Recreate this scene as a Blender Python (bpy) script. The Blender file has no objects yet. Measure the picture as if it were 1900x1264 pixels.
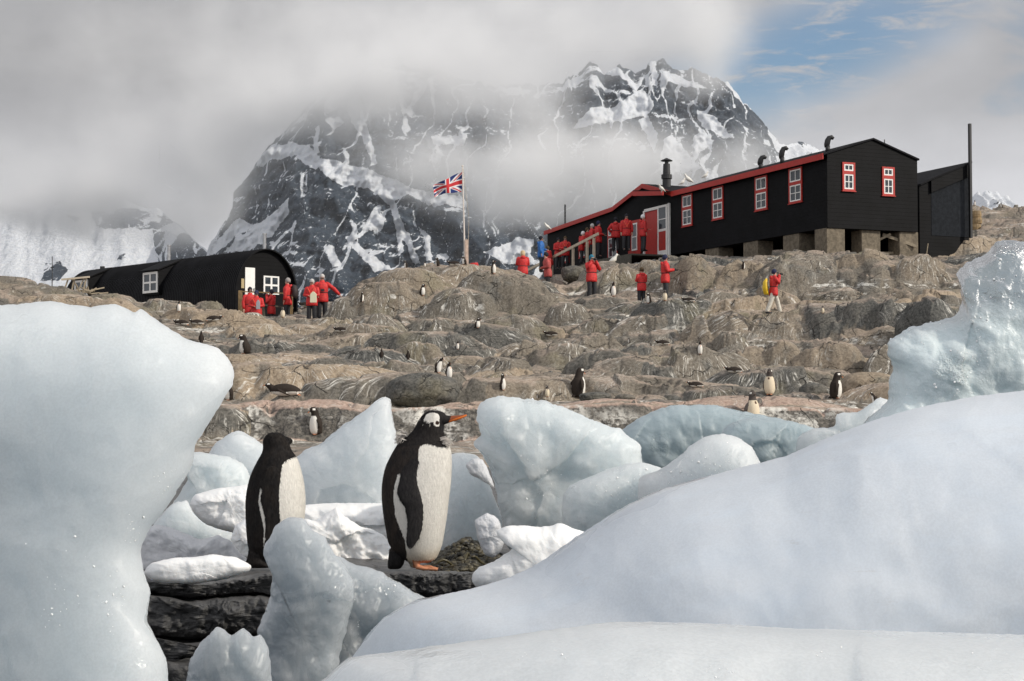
import bpy, math, random
import numpy as np
from mathutils import Vector, Matrix
# ------------------------------------------------------------------ camera
F = 3000.0; TH = math.atan(113/3000.0); CT, ST = math.cos(TH), math.sin(TH)
S = bpy.context.scene
cd = bpy.data.cameras.new("camera"); cam = bpy.data.objects.new("camera", cd)
S.collection.objects.link(cam); S.camera = cam
cd.sensor_width = 36; cd.lens = 36*F/1900; cd.clip_start = .05; cd.clip_end = 30000
cam.location = (0, 0, 0); cam.rotation_euler = (math.pi/2+TH, 0, 0)
S.render.resolution_x, S.render.resolution_y = 1024, 681
# ------------------------------------------------------------------ sun and sky
SUN_DIR = Vector((.80, -.30, .52)).normalized()
sl = bpy.data.lights.new("sun", 'SUN'); sl.energy = 3.1; sl.angle = math.radians(1.2); sl.color = (1, .93, .82)
so = bpy.data.objects.new("sun", sl); S.collection.objects.link(so)
so.rotation_euler = (-SUN_DIR).to_track_quat('-Z', 'Y').to_euler(); so.location = (60, -30, 60)
w = bpy.data.worlds.new("World"); S.world = w; w.use_nodes = True
nt = w.node_tree; nt.nodes.clear(); N = nt.nodes.new; L = nt.links.new
out = N('ShaderNodeOutputWorld'); mixs = N('ShaderNodeMixShader'); L(mixs.outputs[0], out.inputs[0])
sky = N('ShaderNodeTexSky'); sky.sky_type = 'NISHITA'; sky.sun_disc = False
sky.sun_elevation = math.asin(SUN_DIR.z); sky.sun_rotation = math.atan2(SUN_DIR.x, SUN_DIR.y)
bg1 = N('ShaderNodeBackground'); bg1.inputs[1].default_value = .11; L(sky.outputs[0], bg1.inputs[0])
hs = N('ShaderNodeHueSaturation'); hs.inputs['Saturation'].default_value = 1.3; L(sky.outputs[0], hs.inputs['Color']); L(hs.outputs[0], bg1.inputs[0])
bg2 = N('ShaderNodeBackground'); bg2.inputs[1].default_value = 1.0
L(bg1.outputs[0], mixs.inputs[1]); L(bg2.outputs[0], mixs.inputs[2])
tc = N('ShaderNodeTexCoord'); sep = N('ShaderNodeSeparateXYZ'); L(tc.outputs['Generated'], sep.inputs[0])
def M_(op, a, b=None, c=None, clamp=False):
    n = N('ShaderNodeMath'); n.operation = op; n.use_clamp = clamp
    for i, v in enumerate((a, b, c)):
        if v is None: continue
        if isinstance(v, (int, float)): n.inputs[i].default_value = v
        else: L(v, n.inputs[i])
    return n.outputs[0]
def MR(v, a, b, c=0., d=1., smooth=True):
    n = N('ShaderNodeMapRange'); n.interpolation_type = 'SMOOTHSTEP' if smooth else 'LINEAR'
    L(v, n.inputs[0])
    for i, q in enumerate((a, b, c, d)): n.inputs[i+1].default_value = q
    return n.outputs[0]
mp = N('ShaderNodeMapping'); mp.inputs['Scale'].default_value = (1, 1, 2.2); L(tc.outputs['Generated'], mp.inputs[0])
def wnoise(scale, detail=6, rough=.55, dist=0.3, rot=None, sc=None):
    n = N('ShaderNodeTexNoise'); n.inputs['Scale'].default_value = scale; n.inputs['Detail'].default_value = detail
    n.inputs['Roughness'].default_value = rough; n.inputs['Distortion'].default_value = dist
    m = mp
    if sc:
        m = N('ShaderNodeMapping'); m.inputs['Scale'].default_value = sc; L(tc.outputs['Generated'], m.inputs[0])
        if rot: m.inputs['Rotation'].default_value = rot
    L(m.outputs[0], n.inputs['Vector']); return n.outputs[0]
n1 = wnoise(7); n2 = wnoise(24, 8, .65, .5, (0, .30, 0), (1, 1, 5.)); n3 = wnoise(3.2, 4)
# an opening in the overcast, towards the upper right of the view (direction space)
def dirpx(px, py):
    v = Vector(((px-950)/F, CT-ST*(632-py)/F, ST+CT*(632-py)/F)); return v.normalized()
hd = dirpx(1490, 100)
du = M_('SUBTRACT', sep.outputs[0], hd.x); dz = M_('SUBTRACT', sep.outputs[2], hd.z)
dz2 = M_('SUBTRACT', dz, M_('MULTIPLY', du, .30))
e = M_('ADD', M_('POWER', M_('ABSOLUTE', M_('DIVIDE', du, .085)), 2.), M_('POWER', M_('ABSOLUTE', M_('DIVIDE', dz2, .029)), 2.))
front = MR(sep.outputs[1], .2, .4)
hole = M_('MULTIPLY', MR(e, 2.4, -.5), front)
blue = M_('MULTIPLY', hole, MR(n2, .72, .47), clamp=True)
blue = M_('ADD', blue, M_('MULTIPLY', MR(n1, .50, .38), M_('MULTIPLY', MR(sep.outputs[0], .10, .22), M_('MULTIPLY', front, .35))), clamp=True)
L(M_('SUBTRACT', 1., blue, clamp=True), mixs.inputs[0])
# cloud brightness: grey ceiling in front, brighter low down and behind the camera
gz = MR(sep.outputs[2], .09, .20, 0, 1)
gx = MR(sep.outputs[0], -.3, .3, 0, 1)
cb = M_('ADD', M_('MULTIPLY', gz, -.29), .67)
cb = M_('ADD', cb, M_('MULTIPLY', M_('SUBTRACT', n1, .5), .32))
cb = M_('ADD', cb, M_('MULTIPLY', M_('SUBTRACT', n3, .5), .24))
cb = M_('ADD', cb, M_('MULTIPLY', gx, .09))
cb = M_('ADD', cb, M_('MULTIPLY', MR(sep.outputs[1], .5, -.3), .40))
cmb = N('ShaderNodeCombineColor'); L(M_('MULTIPLY', cb, .985), cmb.inputs[0]); L(M_('MULTIPLY', cb, .99), cmb.inputs[1]); L(M_('MULTIPLY', cb, 1.03), cmb.inputs[2])
L(cmb.outputs[0], bg2.inputs[0])
S.view_settings.view_transform = 'Standard'; S.view_settings.look = 'None'
S.view_settings.exposure = 0.0; S.view_settings.gamma = 1.0; S.view_settings.use_curve_mapping = False
S.render.engine = 'CYCLES'
cy = S.cycles; cy.max_bounces = 8; cy.diffuse_bounces = 3; cy.glossy_bounces = 3; cy.transmission_bounces = 6
cy.transparent_max_bounces = 8; cy.volume_bounces = 5; cy.caustics_reflective = False; cy.caustics_refractive = False
cy.sample_clamp_indirect = 6; cy.use_denoising = True
cy.volume_max_steps = 256
# ------------------------------------------------------------------ helpers
def W(px, py, d):
    """world point seen at photo pixel (px,py) at forward distance d"""
    dy = CT-ST*(632-py)/F; s = d/dy
    return Vector(((px-950)/F*s, d, (ST+CT*(632-py)/F)*s))
def PX(x, y, z):
    dep = y*CT+z*ST; return 950+F*x/dep, 632-F*(-y*ST+z*CT)/dep
def tag(o, label=None, cat=None, group=None, kind=None):
    if label: o['label'] = label
    if cat: o['category'] = cat
    if group: o['group'] = group
    if kind: o['kind'] = kind
    return o
def empty(name, loc=(0, 0, 0), rz=0.):
    o = bpy.data.objects.new(name, None); S.collection.objects.link(o)
    o.location = loc; o.rotation_euler = (0, 0, rz); o.empty_display_size = .2; return o
def link(name, me, mat=None, parent=None, smooth=False):
    o = bpy.data.objects.new(name, me); S.collection.objects.link(o)
    if mat is not None:
        for m in (mat if isinstance(mat, (list, tuple)) else [mat]): me.materials.append(m)
    if smooth: me.shade_smooth()
    if parent is not None: o.parent = parent
    return o
def mesh_np(name, V, Fq, cols=None, fc=None):
    """V (n,3) array, Fq list of face index arrays (quads array and/or tris array)"""
    me = bpy.data.meshes.new(name); V = np.asarray(V, np.float32)
    if not isinstance(Fq, (list, tuple)) or (len(Fq) and np.ndim(Fq[0]) == 1): Fq = [Fq]
    Fq = [np.asarray(f, np.int32) for f in Fq if len(f)]
    me.vertices.add(len(V)); me.vertices.foreach_set('co', V.ravel())
    tot = np.concatenate([np.full(len(f), f.shape[1], np.int32) for f in Fq]); st = np.concatenate([[0], np.cumsum(tot)[:-1]]).astype(np.int32)
    idx = np.concatenate([f.ravel() for f in Fq])
    me.loops.add(len(idx)); me.loops.foreach_set('vertex_index', idx)
    me.polygons.add(len(tot)); me.polygons.foreach_set('loop_start', st)
    me.update(calc_edges=True); me.validate()
    if cols:
        for k, c in cols.items():
            c = np.asarray(c, np.float32)
            if c.ndim == 1: a = me.attributes.new(k, 'FLOAT', 'POINT'); a.data.foreach_set('value', c)
            else:
                if c.shape[1] == 3: c = np.hstack([c, np.ones((len(c), 1), np.float32)])
                a = me.attributes.new(k, 'FLOAT_COLOR', 'POINT'); a.data.foreach_set('color', c.ravel())
    return me
class MB:
    def __init__(s): s.v = []; s.f = []
    def pts(s, P, faces):
        b = len(s.v); s.v += [tuple(p) for p in P]; s.f += [[b+i for i in f] for f in faces]; return s
    def box(s, x0, x1, y0, y1, z0, z1):
        return s.pts([(x0,y0,z0),(x1,y0,z0),(x1,y1,z0),(x0,y1,z0),(x0,y0,z1),(x1,y0,z1),(x1,y1,z1),(x0,y1,z1)],
                     [(0,3,2,1),(4,5,6,7),(0,1,5,4),(1,2,6,5),(2,3,7,6),(3,0,4,7)])
    def prism(s, poly, axis, a, b):
        """extrude a 2-D polygon: axis 'x': pts (y,z); 'y': pts (x,z); 'z': pts (x,y)"""
        mk = {'x': lambda p, q: (q, p[0], p[1]), 'y': lambda p, q: (p[0], q, p[1]), 'z': lambda p, q: (p[0], p[1], q)}[axis]
        n = len(poly); P = [mk(p, a) for p in poly]+[mk(p, b) for p in poly]
        return s.pts(P, [list(range(n))[::-1], list(range(n, 2*n))]+[(i, (i+1) % n, n+(i+1) % n, n+i) for i in range(n)])
    def bar(s, p, q, wd, hg=None):
        p = Vector(p); q = Vector(q); t = (q-p).normalized(); hg = hg or wd
        up = Vector((0, 0, 1)) if abs(t.z) < .95 else Vector((1, 0, 0))
        a = t.cross(up).normalized()*wd/2; b = a.cross(t).normalized()*hg/2
        P = [p-a-b, p+a-b, p+a+b, p-a+b, q-a-b, q+a-b, q+a+b, q-a+b]
        return s.pts(P, [(0,3,2,1),(4,5,6,7),(0,1,5,4),(1,2,6,5),(2,3,7,6),(3,0,4,7)])
    def tube(s, pts, rad, n=10):
        V, Fs = tube_np(pts, rad, n); return s.pts(V, [list(f) for f in Fs])
    def build(s, name, mat, parent=None, smooth=False, bev=0.):
        import bmesh
        me = bpy.data.meshes.new(name); me.from_pydata(s.v, [], s.f)
        bm = bmesh.new(); bm.from_mesh(me); bmesh.ops.recalc_face_normals(bm, faces=bm.faces)
        if bev: bmesh.ops.bevel(bm, geom=list(bm.edges), offset=bev, segments=1, affect='EDGES', profile=.5)
        bm.to_mesh(me); bm.free()
        return link(name, me, mat, parent, smooth)
def tube_np(pts, rad, n=10, ref=(0, 1, 0), caps=True):
    """loft along pts; rad entries r or (ra along side vector, rb along the other)"""
    P = np.array([tuple(p) for p in pts], float); m = len(P)
    T = np.gradient(P, axis=0); T /= np.linalg.norm(T, axis=1)[:, None]+1e-9
    ref = np.array(ref, float); V = []
    th = np.linspace(0, 2*np.pi, n, endpoint=False)
    for i in range(m):
        t = T[i]; a = ref-np.dot(ref, t)*t
        if np.linalg.norm(a) < 1e-3: a = np.array([1, 0, 0.])-t[0]*t
        a /= np.linalg.norm(a); b = np.cross(t, a)
        r = rad[i]; ra, rb = (r, r) if np.isscalar(r) else r
        V.append(P[i]+np.outer(np.cos(th)*ra, a)+np.outer(np.sin(th)*rb, b))
    V = np.vstack(V); Fs = []
    for i in range(m-1):
        for j in range(n):
            k = (j+1) % n; Fs.append([i*n+j, i*n+k, (i+1)*n+k, (i+1)*n+j])
    if caps:
        V = np.vstack([V, P[0], P[-1]]); c0 = m*n; c1 = c0+1
        for j in range(n):
            k = (j+1) % n; Fs.append([c0, k, j, j]); Fs.append([c1, (m-1)*n+j, (m-1)*n+k, (m-1)*n+k])
    Fs = [f if len(set(f)) == 4 else list(dict.fromkeys(f)) for f in Fs]
    return V, Fs
_rng = np.random.RandomState(7); _P = _rng.permutation(256); _P = np.concatenate([_P, _P, _P])
_G = _rng.normal(size=(256, 3)); _G /= np.linalg.norm(_G, axis=1)[:, None]
def perlin(x, y, z):
    x, y, z = np.broadcast_arrays(np.asarray(x, float), np.asarray(y, float), np.asarray(z, float))
    xi = np.floor(x).astype(int); yi = np.floor(y).astype(int); zi = np.floor(z).astype(int)
    xf, yf, zf = x-xi, y-yi, z-zi
    u = xf**3*(xf*(xf*6-15)+10); v = yf**3*(yf*(yf*6-15)+10); w_ = zf**3*(zf*(zf*6-15)+10)
    def g(a, b, c):
        h = _P[_P[_P[(xi+a) & 255]+((yi+b) & 255)]+((zi+c) & 255)]; G = _G[h]
        return G[..., 0]*(xf-a)+G[..., 1]*(yf-b)+G[..., 2]*(zf-c)
    l = lambda a, b, t: a+t*(b-a)
    return 1.6*l(l(l(g(0,0,0), g(1,0,0), u), l(g(0,1,0), g(1,1,0), u), v), l(l(g(0,0,1), g(1,0,1), u), l(g(0,1,1), g(1,1,1), u), v), w_)
def fbm(x, y, z, oct=4, gain=.5, lac=2.03):
    s = 0; a = 1.; t = 0
    for i in range(oct):
        s = s+a*perlin(x+i*17.3, y-i*9.1, z+i*5.7); t += a; a *= gain; x = x*lac; y = y*lac; z = z*lac
    return s/t
def ridged(x, y, z, oct=4, gain=.5):
    s = 0; a = 1.; t = 0
    for i in range(oct):
        s = s+a*(1-2*np.abs(perlin(x+i*13.3, y-i*7.1, z+i*3.7))); t += a; a *= gain; x = x*2.1; y = y*2.1; z = z*2.1
    return s/t
def cells(x, y, sx, sy, seed):
    xi = np.floor(x/sx).astype(int); yi = np.floor(y/sy).astype(int); best = np.full(x.shape, 1e9); out = np.zeros(x.shape)
    for a in (-1, 0, 1):
        for b in (-1, 0, 1):
            h = _P[_P[(xi+a+seed) & 255]+((yi+b) & 255)]; jx = (h % 16)/16.; jy = (_P[h] % 16)/16.; dx = x/sx-(xi+a+jx); dy = y/sy-(yi+b+jy); dd = dx*dx+dy*dy
            hz = (_P[h+17] % 32)/32.-.5; tx = (_P[h+31] % 32)/32.-.5; ty = (_P[h+53] % 32)/32.-.5; v_ = hz*.9+tx*dx*1.3+(ty*1.3+.35)*dy; m = dd < best; best[m] = dd[m]; out[m] = v_[m]
    return out
# ------------------------------------------------------------------ material helper
class Mat:
    def __init__(s, name, base=(.5, .5, .5), rough=.7, **kw):
        s.m = bpy.data.materials.new(name); s.m.use_nodes = True; s.t = s.m.node_tree
        s.b = s.t.nodes['Principled BSDF']; s.o = s.t.nodes['Material Output']
        s.b.inputs['Base Color'].default_value = (*base, 1); s.b.inputs['Roughness'].default_value = rough
        for k, v in kw.items(): s.b.inputs[k].default_value = v
    def n(s, ty, **kw):
        x = s.t.nodes.new(ty)
        for k, v in kw.items():
            if k.startswith('_'): setattr(x, k[1:], v)
            else: x.inputs[k.replace('__', ' ')].default_value = v
        return x
    def l(s, a, b): s.t.links.new(a, b)
    def coord(s, which='Object', scale=(1, 1, 1), rot=(0, 0, 0)):
        c = s.n('ShaderNodeTexCoord'); m = s.n('ShaderNodeMapping'); m.inputs['Scale'].default_value = scale; m.inputs['Rotation'].default_value = rot
        s.l(c.outputs[which], m.inputs[0]); return m.outputs[0]
    def noise(s, vec, scale, detail=5, rough=.55, dist=0.):
        x = s.n('ShaderNodeTexNoise', Scale=scale, Detail=detail, Roughness=rough, Distortion=dist)
        if vec is not None: s.l(vec, x.inputs['Vector'])
        return x.outputs[0]
    def vor(s, vec, scale, feature='F1', rnd=1.):
        x = s.n('ShaderNodeTexVoronoi', Scale=scale, Randomness=rnd); x.feature = feature
        if vec is not None: s.l(vec, x.inputs['Vector'])
        return x.outputs['Distance'] if 'Distance' in x.outputs else x.outputs[0]
    def mr(s, v, a, b, c=0., d=1., sm=True):
        x = s.n('ShaderNodeMapRange'); x.interpolation_type = 'SMOOTHSTEP' if sm else 'LINEAR'; s.l(v, x.inputs[0])
        for i, q in enumerate((a, b, c, d)): x.inputs[i+1].default_value = q
        return x.outputs[0]
    def math(s, op, a, b=None, clamp=False):
        x = s.n('ShaderNodeMath'); x.operation = op; x.use_clamp = clamp
        for i, v in enumerate((a, b)):
            if v is None: continue
            if isinstance(v, (int, float)): x.inputs[i].default_value = v
            else: s.l(v, x.inputs[i])
        return x.outputs[0]
    def mix(s, f, a, b, mode='MIX'):
        x = s.n('ShaderNodeMix'); x.data_type = 'RGBA'; x.blend_type = mode
        for sock, v in ((x.inputs[0], f), (x.inputs[6], a), (x.inputs[7], b)):
            if isinstance(v, (int, float)): sock.default_value = v
            elif isinstance(v, tuple): sock.default_value = (*v, 1)
            else: s.l(v, sock)
        return x.outputs[2]
    def attr(s, name): x = s.n('ShaderNodeAttribute'); x.attribute_name = name; return x
    def bump(s, h, strength=.5, dist=.02, prev=None):
        x = s.n('ShaderNodeBump', Strength=strength, Distance=dist); s.l(h, x.inputs['Height'])
        if prev is not None: s.l(prev, x.inputs['Normal'])
        s.l(x.outputs[0], s.b.inputs['Normal']); return x.outputs[0]
    def base(s, c): s.l(c, s.b.inputs['Base Color'])
    def var(s, scale=8, amt=.25, bump=.0, bd=.01):
        """mottle a plain colour with object-space noise"""
        c = tuple(s.b.inputs['Base Color'].default_value)[:3]; v = s.coord(); f = s.mr(s.noise(v, scale), .3, .7)
        s.base(s.mix(f, tuple(q*(1-amt) for q in c), tuple(min(1, q*(1+amt)) for q in c)))
        if bump: s.bump(s.noise(v, scale*4), bump, bd)
        return s.m
# ------------------------------------------------------------------ terrain: glaciated rock rising from the shore
near = [(1.2,-1.62),(6.5,-1.64),(6.60,-1.58),(6.62,-1.36),(6.70,-1.305),(6.88,-1.29),(6.90,-1.35),(6.94,-1.36),(6.965,-1.31),(6.99,-1.115),(7.05,-1.08),(7.13,-1.075),(7.15,-1.13),(7.19,-1.14),(7.215,-1.09),(7.245,-.90),(7.29,-.855),(7.38,-.835),(7.6,-.815),(8.6,-.81),(9.6,-.86),(20,-1.0),(33,-.95)]
prof = {
 -300:[(36,-.1),(45,.6),(52,2.0),(58,3.7),(61,4.8),(66,4.6),(72,4.3),(100,3),(135,1)],
 0:   [(36,-.1),(45,.6),(52,2.0),(58,3.4),(61,4.55),(63,4.5),(66,4.0),(72,3.8),(100,3),(135,1)],
 250: [(36,-.05),(42,.35),(50,1.2),(56,2.4),(60,3.5),(62,3.85),(64,3.7),(90,3.6),(135,1)],
 430: [(35.4,-.9),(35.75,-.1),(40,.1),(46,.75),(52,1.5),(56,2.25),(60,2.85),(63,3.25),(66,3.5),(90,3.6),(135,1)],
 600: [(35.4,-.9),(35.75,-.1),(40,.1),(46,.7),(52,1.55),(56,2.3),(60,2.85),(63,3.2),(70,3.5),(90,3.4),(135,1)],
 665: [(35.4,-.9),(35.75,-.1),(40,.1),(46,.7),(52,1.5),(57,2.4),(60,3.0),(62,3.7),(64,4.55),(66,4.95),(70,4.8),(90,4.4),(135,1)],
 800: [(35.4,-.9),(35.75,-.1),(40,.1),(46,.6),(52,1.4),(56,2.0),(59,2.7),(61,3.5),(63,4.4),(65,5.3),(67,5.6),(70,5.5),(90,5),(135,1)],
 960: [(35.4,-.9),(35.75,-.1),(40,.1),(46,.6),(52,1.4),(56,2.0),(59,2.7),(61,3.5),(63,4.4),(65,5.1),(67,5.35),(72,5.2),(90,5.8),(135,2)],
 1050:[(35.4,-.9),(35.75,-.1),(40,.1),(46,.6),(52,1.4),(56,2.2),(59,3.0),(62,3.8),(65,4.3),(70,5.0),(76,5.6),(82,6.1),(100,6.3),(135,3)],
 1130:[(35.4,-.9),(35.75,-.1),(40,.1),(46,.6),(52,1.5),(56,2.4),(59,3.1),(62,3.75),(65,4.1),(67.5,5.2),(70,5.9),(80,6.5),(100,6.6),(135,3)],
 1240:[(35.4,-.9),(35.75,-.1),(40,.1),(46,.6),(52,1.6),(56,2.6),(59,3.25),(62,3.75),(63.2,4.0),(64.2,5.2),(66,5.8),(80,6.4),(100,6.4),(135,3)],
 1450:[(35.4,-.9),(35.75,-.1),(42,.1),(47,.3),(49.5,1.1),(52,2.2),(56,2.95),(60,3.25),(61.5,3.45),(62.5,4.6),(63.5,5.5),(65,5.85),(80,6.2),(100,6.2),(135,3)],
 1640:[(34.2,-.85),(35.8,-.2),(42,.1),(45.5,.3),(47.5,1.2),(50,2.0),(54,2.9),(58,3.4),(61,3.9),(62,5.0),(64,5.8),(80,6.0),(100,6.2),(135,3)],
 1770:[(34.2,-.85),(35.8,-.3),(42,.1),(46,.6),(50,2.2),(54,3.0),(60,3.9),(62,4.6),(64.5,5.3),(68,5.9),(76,6.7),(84,8.6),(92,10.6),(97,10.6),(135,6)],
 1900:[(34.2,-.85),(35.8,-.3),(42,.1),(50,2.2),(60,4.0),(64,5.5),(70,6.7),(80,8.3),(92,11.1),(97,11.2),(135,7)],
 2250:[(34.2,-.85),(35.8,-.3),(42,.1),(50,2.2),(60,4.2),(64,5.8),(70,7.2),(80,9.3),(92,11.9),(97,12),(135,7)]}
# traced rounded outcrops: (px, py_top, half width px, py_bottom, distance, tint, depth radius factor)
# tint: 0 dark grey .. .5 grey brown .. 1 warm tan ; 2+ = pink ledge
DOM = [(560,741,230,835,36.6,2.6,.34),(900,745,190,835,36.8,2.3,.34),(1150,741,190,812,37,2.8,.42),(1400,734,235,800,37.2,2.9,.42),
 (410,752,75,835,35.6,.2,.6),(610,656,62,718,46,.25,.8),(720,672,95,738,44,.45,.7),(500,690,62,742,42,.25,.8),(455,664,70,705,48,.5,.8),
 (660,721,75,745,40.5,.45,.5),(560,700,40,740,42,.3,.8),(400,672,60,740,44,.5,.8),(700,580,62,622,56,.35,.8),(800,588,60,640,56,.3,.8),
 (640,598,50,640,56,.6,.8),(880,600,60,640,57,.3,.8),(935,503,120,612,61.5,.5,.6),(850,535,80,600,60.5,.35,.6),(715,520,85,600,61.5,.7,.6),
 (760,500,90,560,63,.75,.6),(870,492,110,545,64,.8,.5),(650,548,50,598,61.5,.4,.8),(860,600,70,640,56.5,.45,.8),(960,590,80,640,57,.35,.8),
 (1250,560,105,642,56,.08,.6),(1110,592,68,632,57,.4,.8),(1050,562,60,612,59,.45,.8),(1135,655,105,742,45,.2,.7),(1215,672,62,738,43,.15,.8),
 (1050,645,75,690,50,.5,.8),(975,640,65,680,51,.6,.8),(930,668,72,712,47,.5,.8),(1100,622,70,662,52,.55,.8),(1300,678,90,742,44,.45,.7),
 (1240,718,55,744,40.5,.1,.8),(1000,700,80,745,42.5,.5,.8),(870,700,70,745,42.5,.7,.8),(1345,722,26,742,39,.3,1),(1205,731,22,742,38.6,.4,1),
 (1130,730,32,744,38.8,.3,1),(1600,566,74,632,52,.02,.8),(1735,556,70,620,48,.0,.8),(1525,590,80,650,53,.15,.8),(1420,602,70,650,54,.3,.8),
 (1430,640,85,742,47.5,.75,.5),(1550,642,95,742,46.5,.8,.5),(1660,640,80,742,45.5,.5,.6),(1350,615,60,690,50,.55,.8),(1500,712,34,742,41,.15,1),
 (1290,482,66,562,63.6,.75,.5),(1388,480,58,562,63.4,.85,.5),(1497,479,62,548,63.1,.55,.5),(1600,471,80,552,63,.8,.5),(1705,490,75,565,62.3,.7,.6),
 (1560,542,60,580,61,.6,.7),(1440,532,64,582,61.3,.8,.6),(1340,535,60,575,61.5,.5,.6),(1160,500,60,566,65,.75,.6),(1205,482,55,545,66,.7,.6),
 (1185,557,80,600,60,.2,.7),(1110,545,75,580,62,.3,.7),
 (370,560,52,606,61,.35,.8),(432,572,27,606,61.5,.5,1),(465,578,27,606,61.7,.4,1),(300,553,80,600,61.5,.5,.7),(200,545,80,590,61.5,.55,.7),(100,530,95,575,61.5,.3,.7),
 (20,514,95,570,61.8,.35,.7),(430,602,62,632,58.5,.7,.8),(490,612,72,645,57,.8,.8),(560,600,72,645,58,.9,.8),(620,588,60,635,58.5,.8,.8),
 (520,640,80,675,53,.6,.8),(590,632,70,670,53.5,.7,.8),(700,640,80,672,52.5,.8,.8),(780,640,60,690,50,.6,.8),(850,660,70,700,49,.7,.8),
 (520,590,30,606,61,.4,1),(565,590,22,600,61.5,.4,1),(540,585,40,600,62,.8,1),(350,590,30,606,60,.2,1)]
TCOL = np.concatenate([np.arange(-300, 0, 6.), np.arange(0, 1900, 2.2), np.arange(1900, 2250, 6.)])
TD = np.concatenate([np.linspace(1.2, 6.6, 30, endpoint=False), np.linspace(6.6, 9.6, 170, endpoint=False), np.linspace(9.6, 34, 60, endpoint=False),
                     np.linspace(34, 68, 480, endpoint=False), np.linspace(68, 98, 90, endpoint=False), np.linspace(98, 135, 12)])
def build_height():
    keys = sorted(prof); tab = np.array([[np.interp(d, [p[0] for p in near+prof[k]], [p[1] for p in near+prof[k]]) for d in TD] for k in keys])
    B = np.empty((len(TD), len(TCOL)))
    for i in range(len(TD)): B[i] = np.interp(TCOL, keys, tab[:, i])
    DD, CC = np.meshgrid(TD, TCOL, indexing='ij'); X = (CC-950)/F*DD; Y = DD
    far = np.clip((DD-30)/6, 0, 1)
    wd_ = DD+.16*fbm(X*1.3, Y*.8, 2., 4)*np.clip((7.9-DD)/.5, 0, 1); nb_ = np.interp(wd_, [p[0] for p in near], [p[1] for p in near]); B = np.where(DD < 20, nb_, B)
    wx = X+far*.5*fbm(X*.5, Y*.5, 3., 3)+far*.18*fbm(X*1.7, Y*1.7, 8., 2); wy = Y+far*.6*fbm(X*.5+9, Y*.5, 1., 3)
    H = B+far*(.22*fbm(X*.35, Y*.3, .5, 3)); U = np.zeros_like(H); T = .38+.9*fbm(X*.25, Y*.25, 4., 3); T = np.where((DD > 35.1) & (DD < 36.3), 2.6, T); 
    R = random.Random(5); doms = []
    for (px, pt, hw, pb, d, tint, f) in DOM:
        doms.append((px, W(px, pt, d).z, W(px, pb, d).z, d, hw*d/F, hw*d/F*f*1.15, tint, R.uniform(-.15, .15), R.uniform(2, 3.2)))
    for i in range(300):
        d = R.uniform(34.5, 95) if i % 3 else R.uniform(38, 60); px = R.uniform(-280, 2220); 
        s = R.choice([.5, 1.0, 1.5, 2.0, 2.6])*R.uniform(.8, 1.3)
        if d > 60: s *= .8
        if 34 < d < 38.5 or (400 < px < 700 and 57.5 < d < 67) or (1060 < px < 1270 and 57 < d < 64): continue
        j = int(np.searchsorted(TD, d)); k = int(np.searchsorted(TCOL, px)); zb = B[min(j, len(TD)-1), min(k, len(TCOL)-1)]
        h = s*R.uniform(.10, .30)
        if 1195 < px < 1720 and 61 < d < 82 or (px < 600 and 60 < d < 84 and px > 90): h *= .35
        doms.append((px, zb+h, zb-.5*s, d, s*R.uniform(1., 2.3), s*R.uniform(.45, .75), R.choice([0., .15, .3, .5, .7, .95, 1.05]), R.uniform(-.55, .45), R.uniform(1.8, 3.4)))
    for k, (px, zt, zb, d, rx, ry, tint, rot, p) in enumerate(doms):
        cx = (px-950)/F*d; i0 = np.searchsorted(TD, d-ry*1.6-1); i1 = np.searchsorted(TD, d+ry*1.6+1)
        c0 = np.searchsorted(TCOL, px-(rx+1)*1.5/d*F); c1 = np.searchsorted(TCOL, px+(rx+1)*1.5/d*F)
        if i1 <= i0 or c1 <= c0: continue
        sl = (slice(i0, i1), slice(c0, c1)); ax = wx[sl]-cx; ay = wy[sl]-d; cr, sr = math.cos(rot), math.sin(rot)
        yl = -ax*sr+ay*cr; yl = np.where(yl < 0, yl*1.35, yl*.75); q = np.sqrt(((ax*cr+ay*sr)/rx)**2+(yl/ry)**2)
        h = zb+(zt-zb)*np.clip(1-q**p, 0, 1)**.75; h = np.where(q < 1, h, -99)
        m = h > H[sl]; Hs = H[sl]; Hs[m] = h[m]; H[sl] = Hs
        a = np.arctan2(ay, ax); Us = U[sl]; Us[m] = (a*rx*1.3+k*7.31)[m]; U[sl] = Us
        Ts = T[sl]; Ts[m] = tint; T[sl] = Ts
    # near ledge: strata
    nr = 1-far
    H += nr*np.clip((DD-6.9)/.4, 0, 1)*(.05*fbm(X*2.2, Y*2.2, 2., 3)-.0)*np.clip((DD-7.3)/.2, .25, 1)*.5
    H += nr*.05*fbm(X*3, Y*9, 1., 4)*np.clip((7.75-DD)/.4, .12, 1)
    # fractured blocks: tilted facets with small steps between them
    cw = np.interp(CC, [0, 600, 700, 1150, 1300, 2200], [.45, .45, .5, .5, 1., 1.])
    cliff = cw*far*np.clip((DD-38)/3, 0, 1)
    H += cliff*.38*cells(wx+.25*fbm(X*1.5, Y*1.5, 3., 2), wy, 2.3, 1.5, 3)+cliff*.17*cells(wx+.1*fbm(X*3, Y*3, 5., 2), wy, .95, .7, 9)
    # crevices and roughness
    cr = ridged(X*.55, Y*.55, 7., 3, .5); H -= far*.22*np.clip((cr-.62)/.3, 0, 1)**1.5
    H += far*(.035*fbm(X*1.6, Y*1.6, 2., 4)+.018*fbm(X*6, Y*6, 2., 3))
    return X, Y, H, U, T
TX, TY, TH_, TU, TT = build_height()
nr_, nc_ = TH_.shape
def grid_faces(nr, nc):
    a = np.arange(nr*nc).reshape(nr, nc); return np.stack([a[:-1, :-1], a[:-1, 1:], a[1:, 1:], a[1:, :-1]], -1).reshape(-1, 4)
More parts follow.
